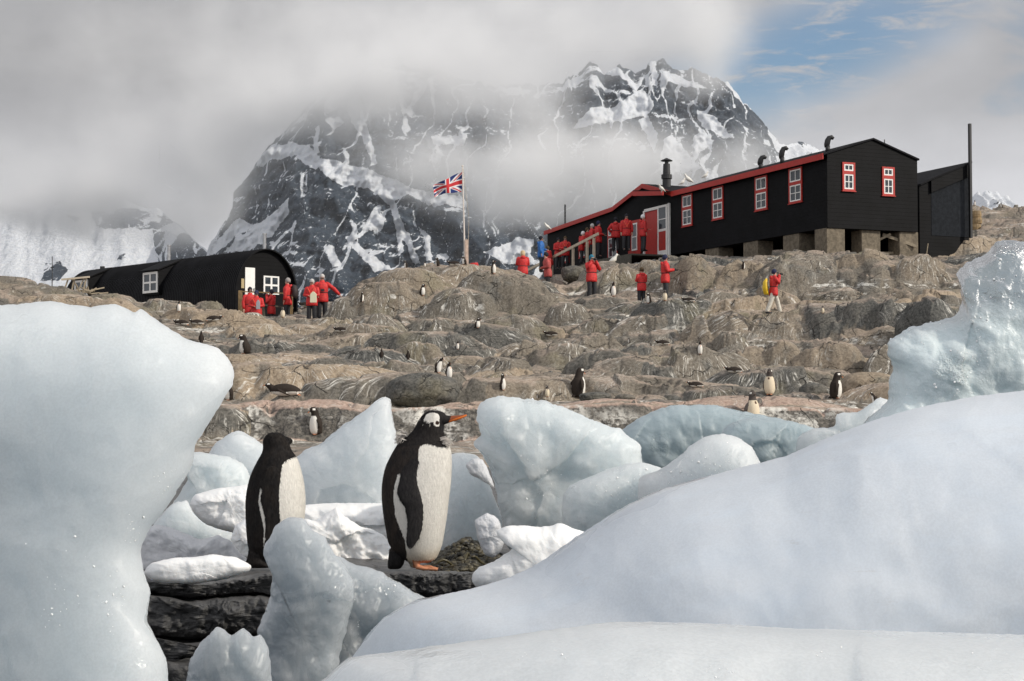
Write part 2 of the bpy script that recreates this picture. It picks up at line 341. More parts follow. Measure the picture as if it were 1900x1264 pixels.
_V = np.stack([TX, TY, TH_], -1).reshape(-1, 3)
rock_me = mesh_np('rock_ground', _V, [grid_faces(nr_, nc_)], {'streak': TU.ravel(), 'tint': TT.ravel()})
def th(x, y):
    """terrain height"""
    px = 950+F*x/y; i = np.clip(np.searchsorted(TD, y)-1, 0, nr_-2); j = np.clip(np.searchsorted(TCOL, px)-1, 0, nc_-2)
    a = (y-TD[i])/(TD[i+1]-TD[i]); b = (px-TCOL[j])/(TCOL[j+1]-TCOL[j]); a = min(max(a, 0), 1); b = min(max(b, 0), 1)
    return float((1-a)*((1-b)*TH_[i, j]+b*TH_[i, j+1])+a*((1-b)*TH_[i+1, j]+b*TH_[i+1, j+1]))
_PY = 632-F*(-TY*ST+TH_*CT)/(TY*CT+TH_*ST)
def hit(px, py, dmin=33, dmax=130):
    """first ground point that the line of sight through (px,py) meets beyond dmin"""
    j = int(np.argmin(abs(TCOL-px))); i = int(np.searchsorted(TD, dmin))
    while i < nr_-1 and TD[i] < dmax and _PY[i, j] > py: i += 1
    d = TD[i]; x = (px-950)/F*d; return Vector((x, d, th(x, d)))
def rock_mat(name, attrs=True, dark=False, tint=.5):
    m = Mat(name, rough=.85); v = m.coord('Object')
    n1 = m.noise(v, .5, 3); n2 = m.noise(v, 2.2, 8, .65); n3 = m.noise(v, 14, 6, .7); n4 = m.noise(v, 45, 3, .7)
    if attrs: t = m.attr('tint').outputs['Fac']; t = m.math('ADD', t, m.math('MULTIPLY', m.math('SUBTRACT', n2, .5), .5))
    else: t = m.math('ADD', m.math('MULTIPLY', m.math('SUBTRACT', n2, .5), .9), tint)
    g = m.mix(m.mr(t, .0, .5), (.040, .043, .040), (.138, .114, .083)); g = m.mix(m.mr(t, .45, 1.1), g, (.345, .258, .168))
    if dark:
        vs = m.coord('Object', (1.2, 1.2, 9), (0, math.radians(3), 0)); s1 = m.noise(vs, 1.6, 7, .7)
        g = m.mix(m.mr(s1, .38, .62), (.012, .0125, .014), (.060, .060, .061)); gg = m.n('ShaderNodeNewGeometry'); sg = m.n('ShaderNodeSeparateXYZ'); m.l(gg.outputs['Normal'], sg.inputs[0]); g = m.mix(m.math('MULTIPLY', m.mr(sg.outputs[2], .72, .96), m.mr(n2, .3, .6, .3, .8)), g, (.13, .13, .132)); n2 = m.math('ADD', m.math('MULTIPLY', n2, .4), m.math('MULTIPLY', s1, 1.1))  # sky light on upward treads painted in as a paler grey
    # lichen and damp patches
    if not dark: g = m.mix(m.mr(n1, .56, .66, 0, .55), g, (.17, .145, .075))
    if not dark: g = m.mix(m.mr(m.noise(v, 1.1, 6, .6), .55, .68, 0, .6), g, (.07, .075, .072))
    if attrs:
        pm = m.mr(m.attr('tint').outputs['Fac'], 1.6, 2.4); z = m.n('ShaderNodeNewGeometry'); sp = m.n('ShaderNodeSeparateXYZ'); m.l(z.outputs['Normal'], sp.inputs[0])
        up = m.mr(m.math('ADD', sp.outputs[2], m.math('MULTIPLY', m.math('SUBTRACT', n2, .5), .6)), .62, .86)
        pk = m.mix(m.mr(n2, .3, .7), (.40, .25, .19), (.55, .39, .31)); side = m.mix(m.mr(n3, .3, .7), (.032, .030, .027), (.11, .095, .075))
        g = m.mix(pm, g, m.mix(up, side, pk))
        # wash of pale droppings on flat ground
        g = m.mix(m.math('MULTIPLY', m.mr(sp.outputs[2], .70, .95), m.mr(m.noise(v, .8, 8, .7), .40, .60, 0, .75)), g, (.46, .35, .27))
    g = m.mix(m.mr(n3, .28, .72, 0, 1), m.mix(.45, g, (.02, .02, .02)), m.mix(.14 if not dark else .03, g, (.8, .76, .68)))
    if attrs:
        u = m.attr('streak').outputs['Fac']; cx = m.n('ShaderNodeCombineXYZ'); m.l(m.math('ADD', u, m.math('MULTIPLY', m.noise(v, 1.5, 3), .5)), cx.inputs[0])
        sz = m.n('ShaderNodeSeparateXYZ'); m.l(v, sz.inputs[0]); m.l(m.math('MULTIPLY', sz.outputs[2], .25), cx.inputs[1])
        s = m.noise(cx.outputs[0], 5., 4, .78); st = m.mr(s, .53, .61); msk = m.mr(m.noise(v, .45, 4), .42, .56); dt = m.mr(m.noise(v, 5, 4, .7), .36, .6)
        st = m.math('MULTIPLY', st, m.math('MULTIPLY', msk, dt)); st = m.math('MULTIPLY', st, .95)
        g = m.mix(st, g, (.72, .70, .64))
    sp2 = m.mr(m.noise(v, 9, 8, .8), .62, .70, 0, .55 if not dark else .1); g = m.mix(sp2, g, (.60, .57, .52))
    # cracks
    vv = m.n('ShaderNodeVectorMath'); vv.operation = 'ADD'; nn = m.n('ShaderNodeTexNoise', Scale=1.2, Detail=4.); m.l(v, nn.inputs['Vector'])
    sc = m.n('ShaderNodeVectorMath'); sc.operation = 'SCALE'; m.l(nn.outputs['Color'], sc.inputs[0]); sc.inputs['Scale'].default_value = .9
    m.l(v, vv.inputs[0]); m.l(sc.outputs[0], vv.inputs[1])
    mpz = m.n('ShaderNodeMapping'); mpz.inputs['Scale'].default_value = (1, 1, 1.9); m.l(vv.outputs[0], mpz.inputs[0])
    c = m.vor(mpz.outputs[0], .62, 'DISTANCE_TO_EDGE'); c2 = m.vor(mpz.outputs[0], 2.1, 'DISTANCE_TO_EDGE')
    ck = m.mr(c, .0, .016, 1, 0); ck2 = m.math('MULTIPLY', m.mr(c2, .0, .022, 1, 0), m.mr(m.noise(v, .6, 2), .5, .62, 0, .6)); ck = m.math('MAXIMUM', ck, ck2)
    ck = m.math('MULTIPLY', ck, m.mr(m.noise(v, 1.3, 3), .42, .58))
    g = m.mix(m.math('MULTIPLY', ck, .85), g, (.018, .017, .015)); m.base(g)
    h = m.math('ADD', m.math('MULTIPLY', n2, .9), m.math('MULTIPLY', n3, .16)); h = m.math('ADD', h, m.math('MULTIPLY', n4, .03)); h = m.math('SUBTRACT', h, m.math('MULTIPLY', ck, .6))
    m.bump(h, .75, .12 if not dark else .05); return m.m
M_rock = rock_mat('rock_grey_brown'); 
rg = link('ground', rock_me, M_rock, smooth=True); tag(rg, kind='structure')
# the near ledge gets its own wet dark rock: material slot by distance
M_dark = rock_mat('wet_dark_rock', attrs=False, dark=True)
for md in (M_dark,):
    b = md.node_tree.nodes['Principled BSDF']; b.inputs['Roughness'].default_value = .45
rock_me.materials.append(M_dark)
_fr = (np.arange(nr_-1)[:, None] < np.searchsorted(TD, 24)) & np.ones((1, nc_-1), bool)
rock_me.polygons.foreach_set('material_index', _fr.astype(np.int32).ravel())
# sea sheet to the horizon
ms = Mat('cold_sea_water', (.02, .035, .045), .12); ms.bump(ms.noise(ms.coord('Object'), .6, 4), .3, .2)
sea = MB().pts([(-12000, -200, -1.6), (12000, -200, -1.6), (12000, 14000, -1.6), (-12000, 14000, -1.6)], [(0, 1, 2, 3)]).build('water', ms.m); tag(sea, kind='structure')
# loose boulders lying on the outcrops
def boulder(px, pt, hw, pb, d, tint, label, seed, flat=.6):
    a = W(px, pt, d); b = W(px, pb, d); rx = hw*d/F; n, mm = 64, 40
    th_, ph = np.meshgrid(np.linspace(0, 2*np.pi, n, endpoint=False), np.linspace(-np.pi/2, np.pi/2, mm)); th_ = th_.ravel(); ph = ph.ravel()
    D = np.stack([np.cos(ph)*np.cos(th_), np.cos(ph)*np.sin(th_), np.sin(ph)], 1)
    D = np.sign(D)*np.abs(D)**.85; r = 1+.16*fbm(D[:, 0]*1.3+seed, D[:, 1]*1.3, D[:, 2]*1.3, 3)+.02*fbm(D[:, 0]*7, D[:, 1]*7+seed, D[:, 2]*7, 2)
    hz = (a.z-b.z)/1.75; V = D*r[:, None]*np.array([rx, rx*.8, hz]); 
    f = []; 
    for i in range(mm-1):
        for j in range(n): k = (j+1) % n; f.append([i*n+j, i*n+k, (i+1)*n+k, (i+1)*n+j])
    me = mesh_np('boulder', V, [np.array(f)]); o = link('boulder', me, rock_mat('boulder_rock', False, False, tint), smooth=True)
    o.location = (a.x, d, b.z+hz*.72); tag(o, label, 'boulder', 'loose boulders on the rocky slope'); return o
boulder(785, 692, 70, 752, 37.9, .12, 'large smooth grey boulder on the ledge behind the big penguin\'s head', 3)
boulder(1612, 690, 56, 742, 40, .95, 'rounded ochre boulder beside the tall ice block on the right', 8)
boulder(1350, 722, 28, 744, 39, .2, 'small round grey boulder behind the penguin chick with the stained chest', 12)
boulder(1508, 710, 26, 742, 40, .15, 'small dark boulder left of the ochre boulder', 15)
boulder(1105, 727, 30, 745, 38.6, .1, 'low dark boulder right of the big hunched penguin', 18)
boulder(1160, 731, 18, 745, 38.4, .3, 'small brown boulder on the pink ledge', 21)
boulder(1064, 492, 22, 520, 72, .2, 'grey boulder under the handrail of the ramp', 24)
boulder(785, 700, 1, 701, 39.9, .1, 'x', 1) if False else None
# ------------------------------------------------------------------ snowy mountain behind the station
CR = [(-900,470),(-500,440),(-200,405),(0,398),(60,392),(120,375),(200,372),(290,385),(340,425),(385,468),(400,440),(425,395),(450,335),(470,305),(500,262),(560,200),(620,150),(700,112),(800,120),(900,150),(1000,150),(1045,148),(1075,125),(1100,106),(1122,126),(1150,112),(1180,128),(1212,106),(1235,100),(1254,120),(1285,112),(1325,138),(1352,142),(1380,178),(1402,200),(1430,238),(1450,258),(1480,256),(1510,262),(1545,285),(1600,330),(1700,392),(1770,385),(1800,362),(1835,345),(1870,362),(1900,378),(2000,395),(2300,450),(2800,480)]
mc = np.arange(-900, 2800, 2.6); nv = 430; mv = np.linspace(0, 1, nv)
ycr = np.interp(mc, [c[0] for c in CR], [c[1] for c in CR]); ycr = ycr+10*fbm(mc*.02, 0., 0., 2)+np.clip((mc-390)/40, .06, 1)*(5*fbm(mc*.02, 9., 0., 4)+5*fbm(mc*.08, 3., 0., 3))+9*ridged(mc*.05, 8., 0., 4)*(mc > 420)+3*ridged(mc*.09, 3., 4., 3)*(mc > 1000)
VV, PXg = np.meshgrid(mv, mc, indexing='ij'); D0, D1 = 2450., 3300.
YP = 745+(ycr[None, :]-745)*VV
massif = np.interp(mc, [-900,300,400,520,1350,1500,1800,2800], [900,700,120,0,0,500,900,1200])[None, :]
steep = VV*(D1-D0)+massif
Dg = D0+steep; Xg = (PXg-950)/F*Dg; Zg = (745-YP)/F*Dg
ter = lambda z, P: (np.mod(z, P)/P)
wz = Zg+28*fbm(Xg*.006, Zg*.004, 1., 3)+Xg*.10
rel = 95*ridged(Xg*.0042+.002*Zg, Zg*.0022, 2., 4)+52*ridged(Xg*.014+3-.004*Zg, Zg*.008, 5., 5)+14*fbm(Xg*.05, Zg*.035, 3., 4)
rel += 8*np.abs(ter(wz, 62.)-.5)*2+7*np.abs(ter(wz+9*fbm(Xg*.03, Zg*.02, 5., 2), 23.)-.5)*2
rel *= np.interp(mc, [380, 410], [.22, 1.])[None, :]*np.clip(VV*6, 0, 1)*np.clip((1-VV)*14, .15, 1)
Yg = Dg-rel
# back slope so the mountain is a solid body
bk = np.linspace(0, 1, 12)[1:]; XB = np.stack([Xg[-1]]*11); YB = np.stack([Yg[-1]+1500*t for t in bk]); ZB = np.stack([Zg[-1]*(1-t)+0*t for t in bk])
MV = np.stack([np.vstack([Xg, XB]), np.vstack([Yg, YB]), np.vstack([Zg, ZB])], -1)
dYz = np.gradient(Yg, axis=0)/np.maximum(np.gradient(Zg, axis=0), .05); dYx = np.gradient(Yg, axis=1)/np.gradient(Xg, axis=1)
slope = dYz/np.sqrt(1+dYz**2+dYx**2)
def poly_mask(polys, soft=6.):
    M = np.full(PXg.shape, -1e9); wxp = PXg+6*fbm(PXg*.03, YP*.03, 2., 3)+3*fbm(PXg*.12, YP*.12, 6., 2); wyp = YP+5*fbm(PXg*.03, YP*.03, 9., 3)+3*fbm(PXg*.12, YP*.12, 1., 2)
    for P in polys:
        P = np.array(P, float); x0, x1, y0, y1 = P[:, 0].min()-25, P[:, 0].max()+25, P[:, 1].min()-25, P[:, 1].max()+25
        b = (wxp > x0) & (wxp < x1) & (wyp > y0) & (wyp < y1); xs, ys = wxp[b], wyp[b]; ins = np.zeros(len(xs), bool); dist = np.full(len(xs), 1e9)
        for i in range(len(P)):
            a, c = P[i], P[(i+1) % len(P)]
            cnd = ((a[1] > ys) != (c[1] > ys)) & (xs < (c[0]-a[0])*(ys-a[1])/(c[1]-a[1]+1e-9)+a[0]); ins ^= cnd
            ab = c-a; t = np.clip(((xs-a[0])*ab[0]+(ys-a[1])*ab[1])/(ab@ab+1e-9), 0, 1); dist = np.minimum(dist, np.hypot(xs-a[0]-t*ab[0], ys-a[1]-t*ab[1]))
        s = np.where(ins, dist, -dist); M[b] = np.maximum(M[b], s)
    return np.clip(M/soft*1.3, -1, 1)
SN = [[(483,305),(500,287),(545,276),(585,281),(600,300),(614,326),(590,326),(560,303),(520,306),(490,322)],
 [(598,306),(640,314),(690,324),(735,345),(770,362),(850,374),(870,392),(800,392),(762,374),(722,384),(690,356),(640,356),(612,340)],
 [(385,474),(420,440),(462,417),(484,427),(440,455),(415,480)],[(428,474),(480,430),(522,400),(552,380),(550,402),(520,434),(500,462),(478,474)],
 [(716,352),(732,352),(742,390),(752,420),(768,455),(782,492),(770,492),(748,445),(730,402)],[(648,446),(662,444),(690,478),(735,503),(700,508),(672,482)],
 [(735,415),(745,415),(750,470),(742,480)],[(778,425),(800,440),(805,490),(792,490),(790,450)],[(610,465),(625,462),(645,500),(628,505)],
 [(1140,205),(1165,185),(1190,168),(1212,192),(1198,226),(1160,232),(1120,242),(1058,252),(1092,215)],[(1290,203),(1322,224),(1355,268),(1330,260),(1300,240)],
 [(1278,290),(1282,262),(1300,246),(1318,270),(1298,290)],[(1218,332),(1225,272),(1242,260),(1262,288),(1290,332)],[(1095,120),(1150,150),(1175,168),(1150,122)],
 [(1225,128),(1260,138),(1315,168),(1290,168),(1242,152),(1228,178)],[(1345,150),(1362,152),(1385,180),(1402,200),(1392,202),(1365,182)],
 [(985,480),(990,455),(960,448),(935,462),(900,480),(940,500),(1000,500)],[(650,215),(670,190),(690,250),(706,315),(696,320),(680,270),(660,240)],[(590,245),(600,245),(606,300),(598,300)],
 [(610,240),(640,232),(650,245),(625,255)],[(1205,100),(1216,100),(1224,160),(1210,160)],[(1180,235),(1200,220),(1215,260),(1205,300),(1195,260)],[(800,262),(870,262),(862,282),(812,278)]]
SN2 = [(-900,300),(-900,560),(405,560),(380,468),(330,430),(290,390),(200,375),(100,380)]
RK = [[(168,392),(240,388),(300,398),(322,412),(292,428),(250,424),(180,424)],[(285,430),(340,432),(385,470),(402,500),(335,512),(300,500),(288,460)],[(78,520),(84,492),(112,486),(128,500),(112,522)],
 [(220,474),(236,472),(232,482),(218,482)],[(120,400),(150,402),(140,412)]]
snow = poly_mask(SN)
big = np.zeros_like(snow); big = np.where((PXg < 398) | ((PXg > 1425) & (VV > .25)), 1.5, -1.)
rkm = poly_mask(RK, 5); big = np.where(PXg < 398, np.minimum(big, -rkm*1.5), big)
big = np.where(PXg > 1425, .55+1.2*fbm(Xg*.02, Zg*.03, 4., 4)-np.clip((.9-slope)*.6, 0, .5), big)
led = (slope-.55)*2.2+1.2*fbm(Xg*.012, Zg*.02, 8., 4)+.35*fbm(Xg*.1, Zg*.14, 8., 3)-.88
gul = .0+ridged(Xg*.011+.3*fbm(Xg*.01, Zg*.01, 1., 2), Zg*.0022, 3., 2)*1.4-1.5+.7*fbm(Xg*.03, Zg*.01, 2., 3)
g1 = 1-2*np.abs(perlin(Xg*.017+1.1*fbm(Xg*.006, Zg*.007, 4., 3)-.0035*Zg, Zg*.0016, 6.)); g2 = 1-2*np.abs(perlin(Xg*.035+1.4*fbm(Xg*.012, Zg*.012, 1., 3)+.006*Zg, Zg*.003, 2.))
gul2 = np.maximum((g1-.90)*9+.9*fbm(Xg*.01, Zg*.012, 7., 3)-.34, (g2-.92)*9+1.3*fbm(Xg*.012, Zg*.014, 5., 3)-.60); snow = np.maximum(snow, np.clip(gul2, -1, .75))
snow = np.maximum.reduce([snow, big, np.clip(led, -1, .7), np.clip(gul, -1, .6)])
snow = np.vstack([snow, np.full((11, snow.shape[1]), .8)])
mme = mesh_np('mountain', MV.reshape(-1, 3), [grid_faces(MV.shape[0], MV.shape[1])], {'snow': snow.ravel()})
mm_ = Mat('alpine_rock_and_snow', rough=.9); v = mm_.coord('Object')
s = mm_.attr('snow').outputs['Fac']; na = mm_.noise(v, .05, 9, .78); nb = mm_.noise(v, .12, 4, .65)
f = mm_.math('ADD', s, mm_.math('MULTIPLY', mm_.math('SUBTRACT', na, .5), 1.9)); f = mm_.mr(f, .02, .10)
rk = mm_.mix(mm_.mr(mm_.noise(mm_.coord('Object', (1, 1, 2.4)), .03, 7, .7), .35, .65), (.013, .026, .044), (.040, .062, .092))
fl = mm_.mr(mm_.noise(mm_.coord('Object', (1, 1, 2.2)), .085, 8, .8), .58, .62, 0, .8); rk = mm_.mix(fl, rk, (.55, .58, .62))
mm_.base(mm_.mix(f, rk, mm_.mix(mm_.mr(nb, .3, .7), (.66, .70, .76), (.80, .82, .85))))
mm_.bump(mm_.math('ADD', na, mm_.math('MULTIPLY', nb, .5)), 1., 9.)
mo = link('hills', mme, mm_.m, smooth=True); tag(mo, kind='structure')
# ------------------------------------------------------------------ cloud banks hanging on the mountain (voxel volume)
CL = [ # px, py, half-width, half-height, distance, density
 (120,70,330,120,2250,.3),(450,120,260,110,2200,.5),(700,60,260,95,2200,.6),(1000,60,240,80,2200,.8),(1240,35,150,60,2250,.75),
 (300,290,190,95,2250,.8),(100,330,180,70,2300,.55),(400,240,80,75,2180,.9),(350,400,80,40,2250,.55),(230,435,90,16,2250,.55),(150,428,60,14,2250,.4),
 (880,140,190,55,2200,.75),(620,170,90,30,2200,.7),(800,190,110,30,2180,.35),(1000,180,90,30,2200,.45),
 (860,300,150,40,2150,1.1),(1000,330,150,48,2120,1.3),(1120,290,130,50,2150,1.2),(1180,340,110,42,2150,1.0),(980,390,120,26,2150,.75),(790,350,90,28,2150,.7),(1050,250,70,30,2150,.7),(930,245,60,22,2150,.4),
 (1340,340,90,70,2250,.9),(1400,280,60,50,2300,.55),(1430,200,35,60,2450,.35),(1330,110,50,45,2250,.6),(1310,40,55,60,2200,1.3),(1600,330,120,40,2350,.3),
 (720,300,60,35,2180,.45),(560,225,60,22,2150,.4),(620,290,50,12,2150,.3),(1700,250,260,90,2600,.25),
 (600,190,70,22,2150,.8),(700,230,90,30,2150,.55),(850,200,140,40,2150,.8),(1010,215,80,32,2150,.6),(130,385,150,26,2200,.9),(330,395,60,22,2180,.7),(405,320,40,60,2180,1.0),(900,330,110,50,2120,1.0),(1060,380,110,30,2120,.8),(1240,300,60,50,2200,.6),(1290,150,40,25,2200,.3),
 (560,185,60,42,2150,1.5),(620,150,90,50,2150,1.2),(520,222,30,20,2150,1.2),(700,150,80,40,2150,1.5),(760,150,110,45,2200,1.0),(900,160,120,40,2200,.8),(500,200,40,22,2180,.7),(380,380,30,45,2220,.7),(180,350,160,40,2200,1.0),(150,432,60,20,2200,.5),(60,402,130,24,2250,1.3),(230,376,120,18,2250,1.3),(330,412,50,26,2250,1.),(1190,100,70,22,2200,.6),(1320,100,50,26,2200,.5),(820,320,60,22,2100,.8),(900,370,80,25,2100,.8)]
def clouds():
    ng = bpy.data.node_groups.new('cloud_density', 'GeometryNodeTree'); ng.interface.new_socket('Geometry', in_out='INPUT', socket_type='NodeSocketGeometry'); ng.interface.new_socket('Geometry', in_out='OUTPUT', socket_type='NodeSocketGeometry')
    n = ng.nodes.new; l = ng.links.new; go = n('NodeGroupOutput'); vc = n('GeometryNodeVolumeCube'); pos = n('GeometryNodeInputPosition')
    nz = n('ShaderNodeTexNoise'); nz.inputs['Scale'].default_value = .0062; nz.inputs['Detail'].default_value = 5.; nz.inputs['Roughness'].default_value = .6; l(pos.outputs[0], nz.inputs['Vector'])
    sub = n('ShaderNodeVectorMath'); sub.operation = 'SUBTRACT'; l(nz.outputs['Color'], sub.inputs[0]); sub.inputs[1].default_value = (.5, .5, .5)
    sc = n('ShaderNodeVectorMath'); sc.operation = 'MULTIPLY'; l(sub.outputs[0], sc.inputs[0]); sc.inputs[1].default_value = (190, 160, 120)
    ad = n('ShaderNodeVectorMath'); ad.operation = 'ADD'; l(pos.outputs[0], ad.inputs[0]); l(sc.outputs[0], ad.inputs[1]); wp = ad.outputs[0]
    def m(op, a, b, clamp=False):
        x = n('ShaderNodeMath'); x.operation = op; x.use_clamp = clamp
        for i, q in enumerate((a, b)):
            if isinstance(q, (int, float)): x.inputs[i].default_value = q
            else: l(q, x.inputs[i])
        return x.outputs[0]
    tot = None
    for (px, py, hw, hh, d, q) in CL:
        c = W(px, py, d); s1 = n('ShaderNodeVectorMath'); s1.operation = 'SUBTRACT'; l(wp, s1.inputs[0]); s1.inputs[1].default_value = tuple(c)
        s2 = n('ShaderNodeVectorMath'); s2.operation = 'DIVIDE'; l(s1.outputs[0], s2.inputs[0]); s2.inputs[1].default_value = (hw*d/F, 130, hh*d/F)
        s3 = n('ShaderNodeVectorMath'); s3.operation = 'DOT_PRODUCT'; l(s2.outputs[0], s3.inputs[0]); l(s2.outputs[0], s3.inputs[1])
        g = m('MULTIPLY', m('POWER', 2.7183, m('MULTIPLY', s3.outputs['Value'], -1.15)), q); tot = g if tot is None else m('ADD', tot, g)
    nf = n('ShaderNodeTexNoise'); nf.inputs['Scale'].default_value = .0095; nf.inputs['Detail'].default_value = 6.; nf.inputs['Roughness'].default_value = .62; l(pos.outputs[0], nf.inputs['Vector'])
    k = m('ADD', m('MULTIPLY', nf.outputs[0], 5.), -1.75); k = m('MAXIMUM', k, .05)
    tot = m('MULTIPLY', m('MAXIMUM', m('SUBTRACT', tot, .09), 0.), k); tot = m('ADD', tot, .016); l(tot, vc.inputs['Density'])
    mn = (-1180, 1880, 150); mx = (900, 2440, 640); vc.inputs['Min'].default_value = mn; vc.inputs['Max'].default_value = mx
    vc.inputs['Resolution X'].default_value = 230; vc.inputs['Resolution Y'].default_value = 40; vc.inputs['Resolution Z'].default_value = 84
    sm = n('GeometryNodeSetMaterial'); l(vc.outputs[0], sm.inputs[0]); l(sm.outputs[0], go.inputs[0])
    cm = bpy.data.materials.new('cloud_vapour'); cm.use_nodes = True; t = cm.node_tree; t.nodes.clear(); o = t.nodes.new('ShaderNodeOutputMaterial'); pv = t.nodes.new('ShaderNodeVolumePrincipled')
    pv.inputs['Color'].default_value = (.992, .993, .996, 1); pv.inputs['Density'].default_value = .0095; pv.inputs['Anisotropy'].default_value = -.35; t.links.new(pv.outputs[0], o.inputs['Volume'])
    sm.inputs['Material'].default_value = cm
    me = bpy.data.meshes.new('clouds'); me.from_pydata([(mn[0], mn[1], mn[2]), (mx[0], mx[1], mx[2])], [], []); ob = link('clouds', me, cm)
    md = ob.modifiers.new('density', 'NODES'); md.node_group = ng; tag(ob, 'grey cloud banks drifting across the snowy mountain', 'cloud', kind='stuff')
    cm.cycles.volume_step_rate = 1.0 if hasattr(cm.cycles, 'volume_step_rate') else 1
clouds()
# ------------------------------------------------------------------ stranded glacier ice
def ice_mat(name, base=(.78, .86, .90), sss=.7, scale=.12, rough=.38, bump=.35, trans=0., dirt=0., sparkle=.5, clear_z=None, streaks=False, scal=.0):
    m = Mat(name, base, rough); v = m.coord('Object'); b = m.b
    b.inputs['IOR'].default_value = 1.31; b.inputs['Subsurface Weight'].default_value = sss; b.inputs['Subsurface Scale'].default_value = scale
    b.inputs['Subsurface Radius'].default_value = (.94, 1., 1.04)
    n1 = m.noise(v, 2.2, 4, .55); n2 = m.noise(v, 9, 6, .6); n3 = m.noise(v, 55, 3, .6)
    c = m.mix(m.mr(n1, .3, .7), tuple(q*.93 for q in base), tuple(min(.95, q*1.05+.01) for q in base))
    c = m.mix(m.mr(m.noise(v, 5, 5, .7), .55, .75, 0, .35), c, (min(1, base[0]*1.1), min(1, base[1]*1.06), min(1, base[2]*1.03)))
    if streaks:
        vs = m.coord('Object', (1.2, 6, 9), (0, math.radians(-6), 0)); s = m.noise(vs, 3.2, 7, .72)
        c = m.mix(m.math('MULTIPLY', m.mr(s, .62, .70, 0, .35), m.mr(n1, .40, .6)), c, (.45, .44, .43))
        vs2 = m.coord('Object', (.6, 3, 2.2), (0, math.radians(12), 0)); c = m.mix(m.mr(m.noise(vs2, 2.4, 5, .6), .5, .66, 0, .5), c, (.56, .62, .69))
    if dirt:
        dd = m.math('MULTIPLY', m.mr(m.noise(v, 38, 6, .8), .60, .68), m.mr(m.noise(v, 3.1, 3), .52, .64)); c = m.mix(m.math('MULTIPLY', dd, dirt), c, (.10, .095, .09))
    gr = m.mr(m.noise(v, 160, 2, .6), .35, .65); c = m.mix(m.math('MULTIPLY', gr, .22), c, tuple(min(.97, q*1.28) for q in base))
    e1 = m.n('ShaderNodeTexNoise', Scale=3., Detail=3.); m.l(v, e1.inputs['Vector']); va = m.n('ShaderNodeVectorMath'); va.operation = 'MULTIPLY_ADD'; m.l(e1.outputs['Color'], va.inputs[0]); va.inputs[1].default_value = (.35, .35, .35); m.l(v, va.inputs[2])
    ve = m.vor(va.outputs[0], 3.6, 'DISTANCE_TO_EDGE'); pass
    m.base(c)
    if trans:
        if clear_z is not None:
            g = m.n('ShaderNodeNewGeometry'); sp = m.n('ShaderNodeSeparateXYZ'); m.l(g.outputs['Position'], sp.inputs[0])
            f = m.mr(m.math('ADD', sp.outputs[2], m.math('MULTIPLY', m.math('SUBTRACT', n1, .5), .25)), clear_z-.06, clear_z+.16, 0, trans); m.l(f, b.inputs['Transmission Weight'])
        else: b.inputs['Transmission Weight'].default_value = trans
    # patches of scalloped, wet, glinting surface
    pt = m.mr(m.noise(v, 3.0, 3, .5), .55, .66); vo = m.vor(v, 38, 'SMOOTH_F1'); vg = m.vor(v, 110, 'F1')
    vo = m.math('ADD', vo, m.math('MULTIPLY', vg, .4)); sc_ = m.vor(v, 15, 'SMOOTH_F1')
    m.l(m.math('ADD', m.math('MULTIPLY', pt, -(rough-.06)), rough), b.inputs['Roughness'])
    h = m.math('ADD', m.math('MULTIPLY', n2, .5), m.math('MULTIPLY', n3, .10)); h = m.math('ADD', h, m.math('MULTIPLY', sc_, scal)); h = m.math('ADD', h, m.math('MULTIPLY', m.math('MULTIPLY', pt, sparkle), m.math('MULTIPLY', vo, 1.4)))
    m.bump(h, bump, .05); return m.m
I_PALE = ice_mat('pale_glacier_ice', (.49, .53, .555), 1., .9, .42, .22)
I_SNOW = ice_mat('white_crusted_ice', (.84, .85, .85), .6, .08, .6, .4, sparkle=.3)
I_GREY = ice_mat('clear_grey_ice', (.33, .36, .385), .95, .45, .35, .22, .15, dirt=.8)  # even grey base, slightly clear, flecked with dirt
I_GREY2 = ice_mat('dull_grey_ice', (.54, .55, .57), .6, .12, .5, .4, dirt=.5)
I_BLUE = ice_mat('blue_glacier_ice', (.535, .585, .605), .95, .5, .36, .4, .05, dirt=.15, scal=.5)
I_DEEP = ice_mat('deep_blue_ice', (.33, .40, .43), .8, .3, .38, .4, .1, dirt=.9)
I_SLOPE = ice_mat('smooth_windworn_ice', (.54, .582, .632), .9, .7, .6, .10, streaks=True, sparkle=.0)
I_FOOT = ice_mat('wet_foot_ice', (.56, .59, .61), .9, .5, .3, .16, sparkle=.5)
I_CLEAR = ice_mat('clear_topped_ice', (.62, .70, .72), .6, .15, .25, .7, .95, clear_z=.30, sparkle=1.)
def poly_res(P, n, jit, seed, sub=True):
    P = np.array(P, float); Q = []
    m = len(P)
    for i in range(m):                                   # Catmull-Rom
        p0, p1, p2, p3 = P[i-1], P[i], P[(i+1) % m], P[(i+2) % m]
        for t in np.linspace(0, 1, 10, endpoint=False):
            Q.append(.5*((2*p1)+(-p0+p2)*t+(2*p0-5*p1+4*p2-p3)*t*t+(-p0+3*p1-3*p2+p3)*t**3)*.45+.55*(p1+(p2-p1)*t))
    Q = np.array(Q); sl = np.r_[0, np.cumsum(np.linalg.norm(np.diff(np.vstack([Q, Q[:1]]), axis=0), axis=1))]
    u = np.linspace(0, sl[-1], n, endpoint=False); X = np.interp(u, sl, np.r_[Q[:, 0], Q[0, 0]]); Y = np.interp(u, sl, np.r_[Q[:, 1], Q[0, 1]])
    R = np.stack([X, Y], 1); T = np.roll(R, -1, 0)-np.roll(R, 1, 0); T /= np.linalg.norm(T, axis=1)[:, None]+1e-9; Nn = np.stack([T[:, 1], -T[:, 0]], 1)
    k = fbm(R[:, 0]*.05+seed, R[:, 1]*.05, seed, 4, .6); return R+Nn*(k*jit)[:, None]
